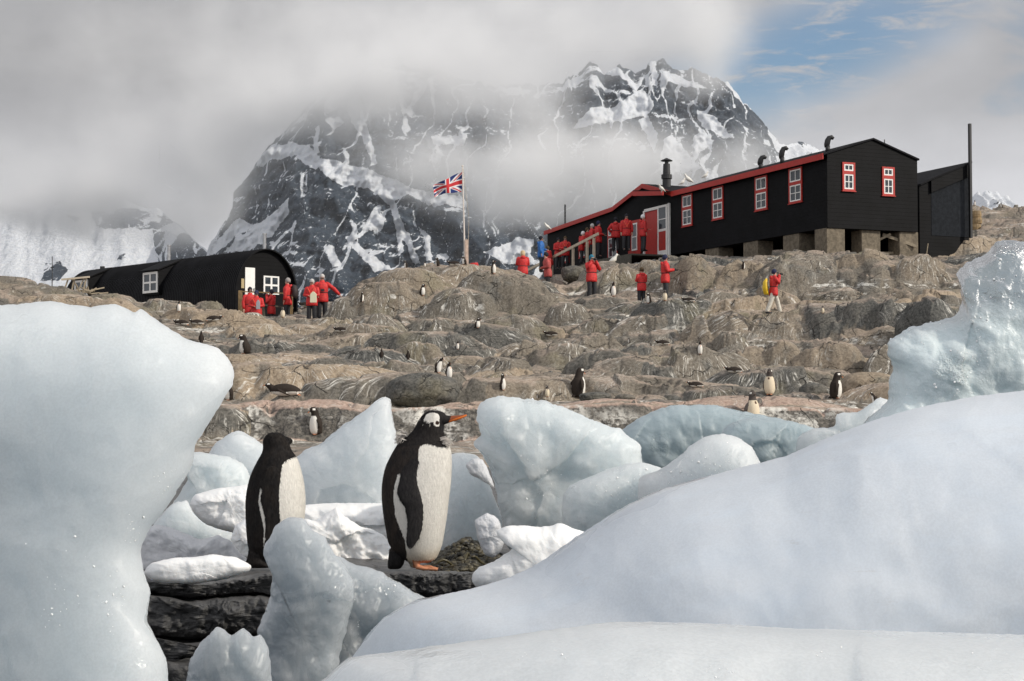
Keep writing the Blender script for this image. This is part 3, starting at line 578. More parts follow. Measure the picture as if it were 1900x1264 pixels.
def ice(name, label, outline, d, tf, tb, mat, c=None, seed=0, jit=4, amp=.02, K=70, n=420, tilt=0., pw=4.0, facet=.35, chip=.20, group=None, frq=3., cat='ice block', glint_beads=()):
    """closed lump of ice: outline at distance d, swelling tf metres towards the viewer and tb away"""
    O = poly_res(outline, n, jit, seed); c = np.array(c if c else O.mean(0), float)
    O3 = np.array([tuple(W(a, b, d)) for a, b in O]); c3 = np.array(W(c[0], c[1], d))
    fq = np.fft.rfft(O3, axis=0); fq[44:] = 0; OS = np.fft.irfft(fq, n, axis=0)    # smoothed outline for the interior
    rr = np.sin(np.linspace(np.pi/2, 0, K+1))[:K]         # 1 .. >0
    size = np.sqrt(np.ptp(O3[:, 0])*np.ptp(O3[:, 2])); rows = []
    axd = np.array([c3[0], c3[1], c3[2]])/c3[1]
    def layer(sign, t, pw):
        out = []
        for k, r in enumerate(rr):
            wq = r**5; p = c3+((OS*(1-wq)+O3*wq)-c3)*r; pr = (1-r**pw)**(1/2.)
            fn = fbm(p[:, 0]*frq/size+seed*3.1, p[:, 2]*frq/size+seed, sign*2.+seed, 3)
            fc = ridged(p[:, 0]*frq*.9/size+seed*1.7, p[:, 2]*frq*.7/size-seed, seed+sign, 3)
            wx_ = p[:, 0]+.10*size*fn; ce = cells(wx_, p[:, 2]+.06*size*fc, size*.55, size*.5, int(seed*7+3+sign))
            q = p.copy(); q += (sign*t*pr*(1+.6*facet*(fn*1.2-.35*fc)-chip*ce*min(1, (1-r)*5)))[:, None]*axd; out.append(q)
        return out
    fr = layer(-1, tf, pw); bk = layer(1, tb, 1.5); V = [fr[0]]+fr[1:]; V = np.vstack(V+[c3[None]-tf*axd]+bk[1:]+[c3[None]+tb*axd])
    nf = K*n; Fq = []; a = np.arange(n); b = (a+1) % n; Ft = []
    for k in range(K-1): Fq.append(np.stack([k*n+a, k*n+b, (k+1)*n+b, (k+1)*n+a], 1))
    V[nf] = V[(K-1)*n:K*n].mean(0); Ft.append(np.stack([(K-1)*n+a, (K-1)*n+b, np.full(n, nf)], 1))
    o = nf+1
    Fq.append(np.stack([b, a, o+a, o+b], 1))
    for k in range(K-2): Fq.append(np.stack([o+k*n+b, o+k*n+a, o+(k+1)*n+a, o+(k+1)*n+b], 1))
    e_ = o+(K-1)*n; V[e_] = V[e_-n:e_].mean(0); Ft.append(np.stack([o+(K-2)*n+b, o+(K-2)*n+a, np.full(n, e_)], 1))
    # surface relief along y mostly, fading towards the rim
    dep = np.abs(V[:, 1]-d)/max(tf, tb); fade = np.clip(dep*3, 0.15, 1)
    g = 1/max(size, .3)
    amp *= .5; V[:, 1] += amp*fade*(fbm(V[:, 0]*8*g+seed, V[:, 2]*8*g, V[:, 1]*4*g, 4)*1.6-.7*ridged(V[:, 0]*13*g, V[:, 2]*13*g+seed, V[:, 1]*3, 2))
    V[:, 0] += .3*amp*fade*fbm(V[:, 0]*14*g, V[:, 2]*14*g, seed+5, 3)
    if tilt: V[:, 1] += tilt*(V[:, 2]-c3[2])
    Fv = [np.vstack(Fq), np.vstack(Ft)]; nf0 = len(Fv[0])
    if glint_beads:                                             # added tiny white beads that stand in for sun glints
        front = V[:(K-1)*n]; dep = front[:, 1]*CT+front[:, 2]*ST; PXf = 950+F*front[:, 0]/dep; PYf = 632-F*(-front[:, 1]*ST+front[:, 2]*CT)/dep; R = random.Random(int(seed)+50); BV = []; BF = []; b0 = len(V)
        for (bx, by, sx, sy, cnt) in glint_beads:
            for _ in range(cnt):
                tx, ty = R.gauss(bx, sx), R.gauss(by, sy); i = int(np.argmin((PXf-tx)**2+(PYf-ty)**2)); s = R.uniform(.00022, .00055)*d*(.7 if R.random() < .8 else 1.5)
                for p in ICO_V: BV.append(front[i]+s*np.array([p[0]*R.uniform(.8, 1.3), p[1]*.8, p[2]*R.uniform(.8, 1.3)]))
                BF += [[b0+q for q in f] for f in ICO_F]; b0 += len(ICO_V)
        V = np.vstack([V, np.array(BV)]); Fv.append(np.array(BF))
    base = V[:, 2].min(); org = np.array([c3[0], d, base]); me = mesh_np(name, V-org, Fv); ob = link(name, me, mat, smooth=True)
    if glint_beads: me.materials.append(M_GLINT); mi = np.zeros(len(me.polygons), np.int32); mi[len(mi)-len(Fv[-1]):] = 1; me.polygons.foreach_set('material_index', mi)
    ob.location = org; tag(ob, label, cat, group); return ob
def _ico():
    import bmesh
    bm = bmesh.new(); bmesh.ops.create_icosphere(bm, subdivisions=2, radius=1.); v = [tuple(q.co) for q in bm.verts]; f = [[q.index for q in x.verts] for x in bm.faces]; bm.free(); return v, f
ICO_V, ICO_F = _ico()
_mb = Mat('white_glint_beads', (.90, .92, .93), .12); _mb.b.inputs['IOR'].default_value = 1.5; _mb.b.inputs['Specular IOR Level'].default_value = 1.; M_GLINT = _mb.m  # near-white gloss so the added specks read as sparkle
def gy(d, z=-1.42): return 745-z*F/d                     # pixel row of ground z at distance d
GI = 'blocks of glacier ice stranded on the shore'
L8 = gy(7.9, -.84)
ice('ice_block', 'huge pale ice block filling the left side, undercut on its right', [(-260,545),(-100,552),(0,568),(60,563),(95,560),(130,566),(170,571),(215,566),(248,580),(262,575),(300,602),(350,632),(372,637),(400,645),(422,665),(434,690),(430,715),(410,748),(385,790),(362,825),(357,860),(345,885),(310,940),(275,985),(261,1020),(266,1060),(279,1100),(272,1150),(290,1185),(308,1225),(316,1300),(330,1500),(330,1720),(-260,1720)],
    4.3, .20, .45, I_PALE, glint_beads=[(110, 1130, 22, 26, 14), (205, 1120, 14, 30, 26), (245, 985, 8, 16, 16), (320, 882, 22, 6, 12), (310, 905, 5, 8, 8), (120, 1080, 60, 60, 10)], c=(60, 1000), seed=1, jit=3, amp=.022, K=110, n=900, facet=.3, chip=.10, pw=5, group=GI, frq=1.6)
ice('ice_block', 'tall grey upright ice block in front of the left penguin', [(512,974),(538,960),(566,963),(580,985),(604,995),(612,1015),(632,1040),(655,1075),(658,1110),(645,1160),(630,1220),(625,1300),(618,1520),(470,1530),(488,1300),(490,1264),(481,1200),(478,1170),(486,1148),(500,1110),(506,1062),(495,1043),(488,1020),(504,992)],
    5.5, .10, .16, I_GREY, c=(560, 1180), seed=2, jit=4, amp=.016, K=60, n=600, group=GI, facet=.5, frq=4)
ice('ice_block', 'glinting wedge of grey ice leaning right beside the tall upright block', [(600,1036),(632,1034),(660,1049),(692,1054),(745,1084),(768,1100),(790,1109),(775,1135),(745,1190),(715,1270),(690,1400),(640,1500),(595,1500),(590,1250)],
    5.75, .14, .2, I_GREY, glint_beads=[(655, 1110, 16, 16, 9), (700, 1155, 18, 20, 10), (725, 1095, 12, 10, 8), (660, 1155, 6, 8, 6)], c=(650, 1200), seed=3, jit=4, amp=.02, K=60, n=520, group=GI, facet=.6, frq=4)
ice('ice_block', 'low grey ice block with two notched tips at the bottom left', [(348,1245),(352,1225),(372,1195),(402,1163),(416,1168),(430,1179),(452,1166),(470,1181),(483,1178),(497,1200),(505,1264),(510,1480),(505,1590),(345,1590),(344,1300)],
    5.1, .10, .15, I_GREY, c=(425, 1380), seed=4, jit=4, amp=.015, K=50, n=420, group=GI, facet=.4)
ice('ice_slab', 'broad smooth windworn ice slope sweeping up across the lower right', [(560,1330),(610,1290),(640,1250),(690,1180),(722,1146),(780,1115),(880,1095),(950,1074),(1010,1044),(1060,1008),(1090,988),(1150,950),(1230,912),(1330,884),(1400,866),(1460,850),(1540,815),(1620,785),(1700,762),(1800,742),(1900,730),(2100,705),(2450,730),(2500,1000),(2500,1500),(2300,1640),(1200,1640),(560,1640)],
    4.6, .70, .4, I_SLOPE, c=(1500, 1330), seed=5, jit=2.5, amp=.03, K=120, n=900, group=GI, facet=.10, chip=.02, pw=1.6, frq=2.2)
ice('ice_slab', 'low wet bank of bright ice along the bottom edge with glints', [(560,1330),(620,1258),(660,1226),(760,1212),(900,1193),(1020,1176),(1150,1160),(1300,1162),(1500,1172),(1900,1184),(2250,1180),(2350,1500),(2350,1900),(560,1900)],
    2.75, .5, .4, I_FOOT, glint_beads=[(960, 1215, 14, 8, 6), (1040, 1210, 8, 10, 7), (1110, 1255, 12, 8, 7), (1340, 1250, 16, 8, 12), (1540, 1218, 16, 8, 9), (1870, 1235, 30, 14, 16), (1190, 1262, 8, 5, 4)], c=(1400, 1600), seed=6, jit=3, amp=.02, K=90, n=800, group=GI, facet=.2, chip=.05, pw=1.8, frq=3.)
ice('ice_floe', 'low cream white ice slab lying on the dark ledge left of the penguins', [(267,1062),(281,1045),(318,1036),(362,1033),(395,1029),(440,1035),(466,1050),(462,1060),(425,1073),(372,1085),(312,1085),(280,1076)],
    7.35, .10, .2, I_SNOW, seed=7, jit=2, amp=.005, chip=.1, K=40, n=300, group=GI, facet=.2)
ice('ice_block', 'grey dirty ice heap just behind the cream white slab', [(262,1000),(272,980),(300,974),(345,990),(372,1001),(405,993),(425,1003),(440,1020),(466,1045),(455,L8+8),(270,L8+8),(258,1030)],
    8.0, .12, .2, I_GREY2, seed=8, jit=4, amp=.015, K=40, n=320, group=GI, facet=.5)
ice('ice_block', 'bright white faceted ice block left of the left penguin', [(352,935),(362,918),(395,908),(440,902),(476,900),(486,950),(480,1003),(430,988),(385,975),(362,955)],
    9.1, .12, .2, I_SNOW, seed=9, jit=2, amp=.01, K=40, n=300, group=GI, facet=.35)
ice('ice_block', 'bluish clear ice lump under the bright white faceted block', [(290,968),(320,935),(345,930),(362,950),(400,972),(440,985),(480,1000),(480,1062),(280,1062),(280,990)],
    9.5, .12, .3, I_BLUE, seed=10, jit=4, amp=.015, K=40, n=300, group=GI, facet=.4)
ice('ice_block', 'small snowy white lump touching the left penguin\'s back', [(428,1000),(438,975),(460,960),(485,955),(505,1000),(500,1058),(460,1060),(436,1035)],
    8.6, .10, .15, I_SNOW, seed=11, jit=3, amp=.01, K=36, n=260, group=GI, facet=.35)
ice('ice_block', 'pale rounded ice hump behind the left penguin\'s head, farthest left', [(383,850),(400,822),(430,802),(447,800),(478,818),(510,838),(545,870),(560,900),(560,1010),(380,1010),(372,900)],
    11.4, .2, .3, I_PALE, seed=12, jit=3, amp=.02, K=44, n=320, group=GI, facet=.4)
ice('ice_block', 'low whitish ice ridge between the huge left block and the left penguin', [(335,860),(352,840),(380,840),(425,848),(452,862),(466,890),(470,960),(400,1010),(300,1010),(285,970),(320,935),(348,890)],
    10.6, .2, .3, I_BLUE, seed=13, jit=3, amp=.02, K=44, n=320, group=GI, facet=.4)
ice('ice_block', 'tall pointed ice peak standing between the two penguins', [(540,862),(562,838),(600,820),(638,786),(652,780),(682,758),(700,742),(715,737),(725,742),(729,780),(735,800),(737,850),(742,900),(744,1010),(700,1020),(548,1020),(540,940)],
    9.9, .22, .35, I_PALE, c=(665, 900), seed=14, jit=3, amp=.018, K=56, n=420, group=GI, facet=.35)
ice('ice_floe', 'flat snow covered ice shelf at the foot of the pointed peak', [(530,945),(600,934),(720,934),(760,945),(768,1000),(735,1020),(640,1020),(545,1000)],
    9.3, .25, .3, I_SNOW, seed=15, jit=2, amp=.01, K=40, n=300, group=GI, facet=.2)
ice('ice_block', 'crumpled white ice heap left of the big penguin\'s feet', [(548,985),(566,962),(585,966),(608,951),(625,942),(640,958),(660,972),(685,982),(708,992),(728,1010),(738,1058),(700,1064),(620,1062),(560,1050)],
    8.5, .16, .2, I_SNOW, seed=16, jit=4, amp=.012, K=50, n=380, group=GI, facet=.5, frq=4.5)
ice('ice_block', 'pale green tinted ice block right behind the big penguin\'s belly', [(815,860),(838,843),(862,840),(888,848),(903,880),(918,925),(932,960),(934,1000),(925,1030),(880,1036),(815,1036),(800,950)],
    8.9, .18, .3, I_PALE, seed=17, jit=3, amp=.015, K=46, n=340, group=GI, facet=.4)
ice('ice_block', 'wide blue white ice block with a ragged left edge behind the big penguin\'s bill', [(879,822),(893,808),(884,775),(890,752),(903,741),(925,736),(962,738),(1010,745),(1062,762),(1105,782),(1150,797),(1190,830),(1190,930),(1150,990),(1080,1020),(945,1020),(934,975),(924,930),(914,882),(898,850)],
    8.5, .22, .4, I_BLUE, glint_beads=[(990, 870, 14, 60, 12), (1010, 900, 30, 30, 14)], c=(1010, 900), seed=18, jit=5, amp=.02, K=70, n=520, group=GI, facet=.45)
ice('ice_block', 'small mauve grey ice chip at the ragged left edge of the wide block', [(864,862),(878,850),(895,853),(905,872),(918,905),(905,898),(888,888),(872,880)],
    8.2, .05, .1, I_GREY2, seed=19, jit=3, amp=.008, K=30, n=220, group=GI)
ice('ice_block', 'deep blue clear ice dome with a dirty crest behind the pale lumps', [(1118,868),(1130,838),(1152,800),(1182,778),(1215,762),(1255,752),(1322,751),(1380,764),(1440,775),(1500,800),(1500,950),(1300,1010),(1118,1000)],
    10.2, .25, .4, I_DEEP, c=(1290, 880), seed=20, jit=4, amp=.025, K=56, n=440, group=GI, facet=.45)
ice('ice_block', 'rounded blue ice shoulder below the stained penguin chick', [(1340,800),(1370,780),(1402,776),(1450,779),(1490,787),(1520,800),(1538,815),(1560,850),(1540,960),(1400,980),(1340,900)],
    9.3, .2, .3, I_DEEP, seed=21, jit=3, amp=.018, K=48, n=360, group=GI, facet=.4)
ice('ice_block', 'low pitted ice lump in front of the deep blue dome, left one', [(1042,950),(1044,918),(1056,902),(1080,890),(1120,874),(1160,862),(1190,858),(1222,866),(1262,890),(1280,960),(1200,1030),(1100,1050),(1050,1010)],
    7.7, .16, .25, I_BLUE, glint_beads=[(1130, 910, 40, 16, 26), (1200, 905, 30, 14, 14), (1170, 880, 40, 8, 8)], seed=22, jit=3, amp=.016, K=50, n=380, group=GI, facet=.3)
ice('ice_block', 'bright rounded pitted ice knob in front of the deep blue dome, right one', [(1185,890),(1225,872),(1258,848),(1290,820),(1318,808),(1342,805),(1368,812),(1395,830),(1415,870),(1415,940),(1300,1010),(1190,1000)],
    7.4, .16, .25, I_PALE, glint_beads=[(1340, 850, 26, 22, 30), (1280, 890, 40, 12, 24)], seed=23, jit=3, amp=.014, K=50, n=380, group=GI, facet=.25)
ice('ice_block', 'bright snowy white ice lump on the ledge right of the big penguin', [(876,1080),(876,1066),(890,1052),(915,1042),(935,1030),(950,1018),(936,1008),(925,998),(922,986),(940,976),(975,975),(1005,978),(1040,971),(1062,980),(1090,990),(1120,1030),(1100,1120),(960,1135),(895,1100)],
    6.5, .14, .22, I_SNOW, c=(1010, 1060), seed=24, jit=3, amp=.005, chip=.1, K=60, n=460, group=GI, facet=.3)
ice('ice_block', 'small upright grey ice piece on the dark pebbles', [(881,966),(892,958),(904,953),(916,957),(926,966),(932,985),(935,1010),(928,1026),(914,1036),(900,1030),(890,1010),(884,990)],
    7.35, .06, .08, I_GREY2, seed=25, jit=3, amp=.01, K=36, n=260, group=GI, facet=.5)
ice('ice_block', 'thin tilted ice plates low down left of the clear topped block', [(1480,812),(1510,795),(1548,792),(1553,768),(1590,766),(1612,752),(1634,737),(1662,752),(1640,790),(1660,830),(1560,880),(1480,870)],
    8.8, .12, .2, I_BLUE, seed=26, jit=3, amp=.015, K=40, n=320, group=GI, facet=.5)
ice('ice_block', 'tall clear topped ice block at the right edge', [(1650,700),(1656,680),(1648,660),(1646,640),(1655,628),(1690,609),(1730,597),(1765,590),(1783,572),(1784,545),(1775,515),(1779,500),(1795,488),(1818,476),(1838,462),(1850,450),(1872,445),(1895,450),(1950,462),(2100,520),(2200,700),(2200,960),(1700,960),(1600,880),(1590,800),(1625,765),(1648,740)],
    6.6, .25, .4, I_CLEAR, glint_beads=[(1850, 560, 50, 50, 40), (1830, 640, 40, 30, 30), (1810, 680, 24, 24, 30), (1700, 620, 30, 10, 14), (1890, 510, 16, 30, 14), (1760, 720, 40, 14, 14), (1850, 470, 30, 10, 16)], c=(1850, 740), seed=27, jit=7, amp=.03, K=80, n=700, group=GI, facet=.4, frq=3.5)
# stacked dark rock slabs that form the broken front of the ledge
for nm_, lb_, ol_, d_, tf_ in (
 ('upper', 'long rounded dark slab forming the lip of the ledge under the left penguin', [(225,1076),(300,1092),(400,1078),(500,1060),(560,1058),(640,1062),(650,1092),(560,1113),(480,1101),(400,1107),(340,1111),(270,1100),(225,1096)], 7.26, .13),
 ('second', 'dark cracked slab just under the lip slab', [(225,1103),(300,1105),(345,1115),(400,1110),(480,1105),(600,1120),(630,1165),(520,1185),(430,1177),(360,1188),(280,1180),(225,1165)], 7.2, .15),
 ('third', 'black weathered slab third from the top of the ledge', [(225,1175),(290,1185),(350,1193),(430,1183),(520,1190),(620,1185),(630,1245),(500,1250),(420,1224),(330,1215),(225,1230)], 7.12, .15),
 ('lowest', 'lowest black slab of the ledge, above the notched grey ice', [(225,1235),(330,1220),(420,1230),(510,1256),(630,1262),(640,1420),(225,1420)], 7.02, .15),
 ('right', 'dark slab under the big penguin, ending at the snowy white lump', [(660,1064),(740,1060),(800,1059),(890,1062),(930,1080),(890,1100),(820,1110),(740,1104),(670,1100)], 7.28, .12)):
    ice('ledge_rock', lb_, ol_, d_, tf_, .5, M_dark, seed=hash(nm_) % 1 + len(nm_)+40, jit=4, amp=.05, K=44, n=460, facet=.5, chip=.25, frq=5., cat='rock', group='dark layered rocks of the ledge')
# pebbles and weed by the big penguin's feet
def pebbles():
    R = random.Random(3); V = []; Fs = []; b = 0
    ico = [(0,-1,0),(.72,-.45,.53),(-.28,-.45,.85),(-.9,-.45,0),(-.28,-.45,-.85),(.72,-.45,-.53),(.28,.45,.85),(-.72,.45,.53),(-.72,.45,-.53),(.28,.45,-.85),(.9,.45,0),(0,1,0)]
    fi = [(0,1,2),(1,0,5),(0,2,3),(0,3,4),(0,4,5),(1,5,10),(2,1,6),(3,2,7),(4,3,8),(5,4,9),(1,10,6),(2,6,7),(3,7,8),(4,8,9),(5,9,10),(6,10,11),(7,6,11),(8,7,11),(9,8,11),(10,9,11)]
    for i in range(1500):
        d = R.uniform(7.55, 8.6); px = R.gauss(862, 34); 
        if px < 790 or px > 925: continue
        x = (px-950)/F*d; s = R.uniform(.008, .024); mound = .11*math.exp(-((px-865)/38)**2)*math.exp(-((d-8.15)/.5)**2); z = th(x, d)+mound*R.uniform(.5, 1)
        a = R.uniform(0, 6.28); k = [R.uniform(.6, 1.3) for _ in range(3)]
        for p in ico: V.append((x+s*k[0]*(p[0]*math.cos(a)-p[1]*math.sin(a)), d+s*k[1]*(p[0]*math.sin(a)+p[1]*math.cos(a)), z+s*.7*k[2]*p[2]))
        Fs += [[b+q for q in f] for f in fi]; b += 12
    me = mesh_np('pebbles', np.array(V), [np.array(Fs)]); m = Mat('dark_weedy_pebbles', rough=.5); v = m.coord()
    m.base(m.mix(m.mr(m.noise(v, 22, 3), .35, .65), (.016, .015, .012), (.10, .085, .05)))
    o = link('pebbles', me, m.m, smooth=True); tag(o, 'mound of dark weedy pebbles beside the big penguin\'s feet', 'pebbles', kind='stuff')
    wd = MB()
    for i in range(6):
        px = R.uniform(825, 905); d = R.uniform(7.6, 8.2); x = (px-950)/F*d; z = th(x, d)+.05*math.exp(-((px-865)/38)**2); a = R.uniform(0, 6.28)
        pts = [(x+math.cos(a)*t*.05, d+math.sin(a)*t*.05, z+.03+.02*math.sin(t*2+i)) for t in np.linspace(-1, 1, 6)]; wd.tube(pts, [.004, .006, .007, .007, .006, .003], 6)
    mw = Mat('brown_kelp', (.055, .045, .018), .35); wo = wd.build('seaweed', mw.m, smooth=True); tag(wo, 'brown seaweed strands on the pebbles', 'seaweed', kind='stuff')
pebbles()
# ------------------------------------------------------------------ penguins
def fur_mat(name, fine=120, rough=.75):
    m = Mat(name, rough=rough); v = m.coord('Object'); c = m.attr('Col').outputs['Color']
    n = m.noise(m.coord('Object', (1, 1, .35)), fine, 4, .7)
    m.base(m.mix(m.mr(n, .3, .7), m.mix(.12, c, (.0, .0, .0)), m.mix(.012, c, (1, .95, .85)))); m.bump(n, .35, .006); m.b.inputs['Specular IOR Level'].default_value = .15
    return m.m
M_FEATH = fur_mat('penguin_plumage'); M_FEATH2 = fur_mat('penguin_plumage_far', 60)
BLK = np.array([.010, .009, .010]); BRN = np.array([.034, .025, .020]); WHT = np.array([.80, .77, .71]); ORG = np.array([.72, .20, .05]); PNK = np.array([.62, .27, .15]); CRM = np.array([.74, .64, .48])
def in_poly(P, x, z):
    P = np.array(P, float); ins = np.zeros(len(x), bool); dist = np.full(len(x), 1e9); p = np.stack([x, z], 1)
    for i in range(len(P)):
        a, c = P[i], P[(i+1) % len(P)]
        cnd = ((a[1] > z) != (c[1] > z)) & (x < (c[0]-a[0])*(z-a[1])/(c[1]-a[1]+1e-12)+a[0]); ins ^= cnd
        ab = c-a; t = np.clip(((p-a)@ab)/(ab@ab+1e-12), 0, 1); dist = np.minimum(dist, np.linalg.norm(p-a-t[:, None]*ab, axis=1))
    return np.where(ins, dist, -dist)
def catmull(A, n):
    A = np.array(A, float); m = len(A); u = np.linspace(0, m-1, n); out = []
    for t in u:
        i = min(int(t), m-2); f = t-i; p0 = A[max(i-1, 0)]; p1 = A[i]; p2 = A[i+1]; p3 = A[min(i+2, m-1)]
        out.append(.5*((2*p1)+(-p0+p2)*f+(2*p0-5*p1+4*p2-p3)*f*f+(-p0+3*p1-3*p2+p3)*f**3))
    return np.array(out)
def slices(sl, n=64, m=150):
    """horizontal slices (z, x0, x1, half depth, y centre)"""
    A = catmull(sl, m); th_ = np.linspace(0, 2*np.pi, n, endpoint=False); V = []
    for z, x0, x1, hy, yc in A:
        cx = (x0+x1)/2; r = max((x1-x0)/2, 1e-3); V.append(np.stack([cx+r*np.cos(th_), yc+max(hy, 1e-3)*np.sin(th_), np.full(n, z)], 1))
    V = np.vstack(V); f = []
    for i in range(m-1):
        for j in range(n): k = (j+1) % n; f.append([i*n+j, i*n+k, (i+1)*n+k, (i+1)*n+j])
    V = np.vstack([V, [A[0][1:3].mean(), A[0][4], A[0][0]], [A[-1][1:3].mean(), A[-1][4], A[-1][0]]]); q = m*n
    for j in range(n): k = (j+1) % n; f.append([q, k, j]); f.append([q+1, (m-1)*n+j, (m-1)*n+k])
    return V, f
def slab(poly, y0, thick, n=120, K=12, curve=None):
    """thin rounded blade: outline (x,z), centred at y0(x,z)"""
    P = catmull(list(poly)+[poly[0]], n+1)[:-1]; c = P.mean(0); V = []; rr = np.sin(np.linspace(np.pi/2, 0, K+1))[:K]; f = []
    for s in (-1, 1):
        for r in rr: p = c+(P-c)*r; V.append(np.stack([p[:, 0], np.full(n, y0)+(curve(p[:, 0], p[:, 1]) if curve else 0)+s*thick*math.sqrt(max(0, 1-r**2.4)), p[:, 1]], 1))
    V.append(np.array([[c[0], y0+(float(np.ravel(curve(c[0], c[1]))[0]) if curve else 0)+s*thick, c[1]] for s in (-1, 1)])); V = np.vstack(V)
    for h in (0, 1):
        o = h*K*n
        for k in range(K-1):
            for j in range(n): q = (j+1) % n; a = [o+k*n+j, o+k*n+q, o+(k+1)*n+q, o+(k+1)*n+j]; f.append(a if h == 0 else a[::-1])
        for j in range(n): q = (j+1) % n; a = [o+(K-1)*n+j, o+(K-1)*n+q, 2*K*n+h]; f.append(a if h == 0 else a[::-1])
    return V, f
def join(parts):
    V = []; f = []; b = 0
    for v, fs in parts: V.append(v); f += [[b+i for i in q] for q in fs]; b += len(v)
    return np.vstack(V), f
def voxel(name, V, f, size, smooth=3):
    me = bpy.data.meshes.new(name); me.from_pydata([tuple(v) for v in V], [], f); me.update()
    o = bpy.data.objects.new('tmp', me); S.collection.objects.link(o); r = o.modifiers.new('r', 'REMESH'); r.mode = 'VOXEL'; r.voxel_size = size
    if smooth: s = o.modifiers.new('s', 'SMOOTH'); s.iterations = smooth; s.factor = .5
    bpy.context.view_layer.update(); dg = bpy.context.evaluated_depsgraph_get(); nm = bpy.data.meshes.new_from_object(o.evaluated_get(dg)); bpy.data.objects.remove(o); bpy.data.meshes.remove(me)
    nm.name = name; co = np.empty(len(nm.vertices)*3, np.float32); nm.vertices.foreach_get('co', co); return nm, co.reshape(-1, 3).astype(float)
def setcol(me, C):
    a = me.attributes.new('Col', 'FLOAT_COLOR', 'POINT'); C = np.hstack([C, np.ones((len(C), 1))]).astype(np.float32); a.data.foreach_set('color', C.ravel())
def sm01(t): t = np.clip(t, 0, 1); return (t*t*(3-2*t))[:, None]
def plumage(me, co, C, root, keep, n=16000, seed=1, ln0=.011):
    """short overlapping feather tips lying down the body"""
    R = np.random.RandomState(seed); nr = np.empty(len(co)*3, np.float32); me.vertices.foreach_get('normal', nr); nr = nr.reshape(-1, 3)
    ok = np.where(keep)[0]; i = R.choice(ok, n); p = co[i]; nn = nr[i]; dn = np.tile([0., 0., -1.], (n, 1))+R.normal(0, .22, (n, 3)); t = dn-(dn*nn).sum(1)[:, None]*nn; t /= np.linalg.norm(t, axis=1)[:, None]+1e-6
    s = np.cross(t, nn); ln = (ln0*R.uniform(.6, 1.35, n))[:, None]; wd = (.0011*R.uniform(.7, 1.4, n))[:, None]; b = p+nn*.0002
    V = np.stack([b-s*wd, b+s*wd, b+t*ln*.6+s*wd*.7+nn*.0011, b+t*ln+nn*(np.where(C[i].mean(1) > .4, .0009, .0022)*R.uniform(.2, 1.3, n))[:, None], b+t*ln*.6-s*wd*.7+nn*.0011], 1).reshape(-1, 3)
    q = np.arange(n)*5; F4 = np.stack([q, q+1, q+2, q+4], 1); F3 = np.stack([q+4, q+2, q+3], 1); lum = C[i].mean(1) > .4; cc = np.clip(C[i]*np.where(lum, R.uniform(.97, 1.10, n), R.uniform(.78, 1.2, n))[:, None], 0, .86); cc = np.repeat(cc, 5, 0)
    m = mesh_np('plumage', V, [F4, F3], {'Col': cc}); link('plumage', m, M_FEATH, root)
k1 = 1438.; Q = lambda x, z: ((x-1310)/k1, (1180-z)/k1)   # zoomed trace -> metres, big penguin
def QP(P): return [Q(*p) for p in P]
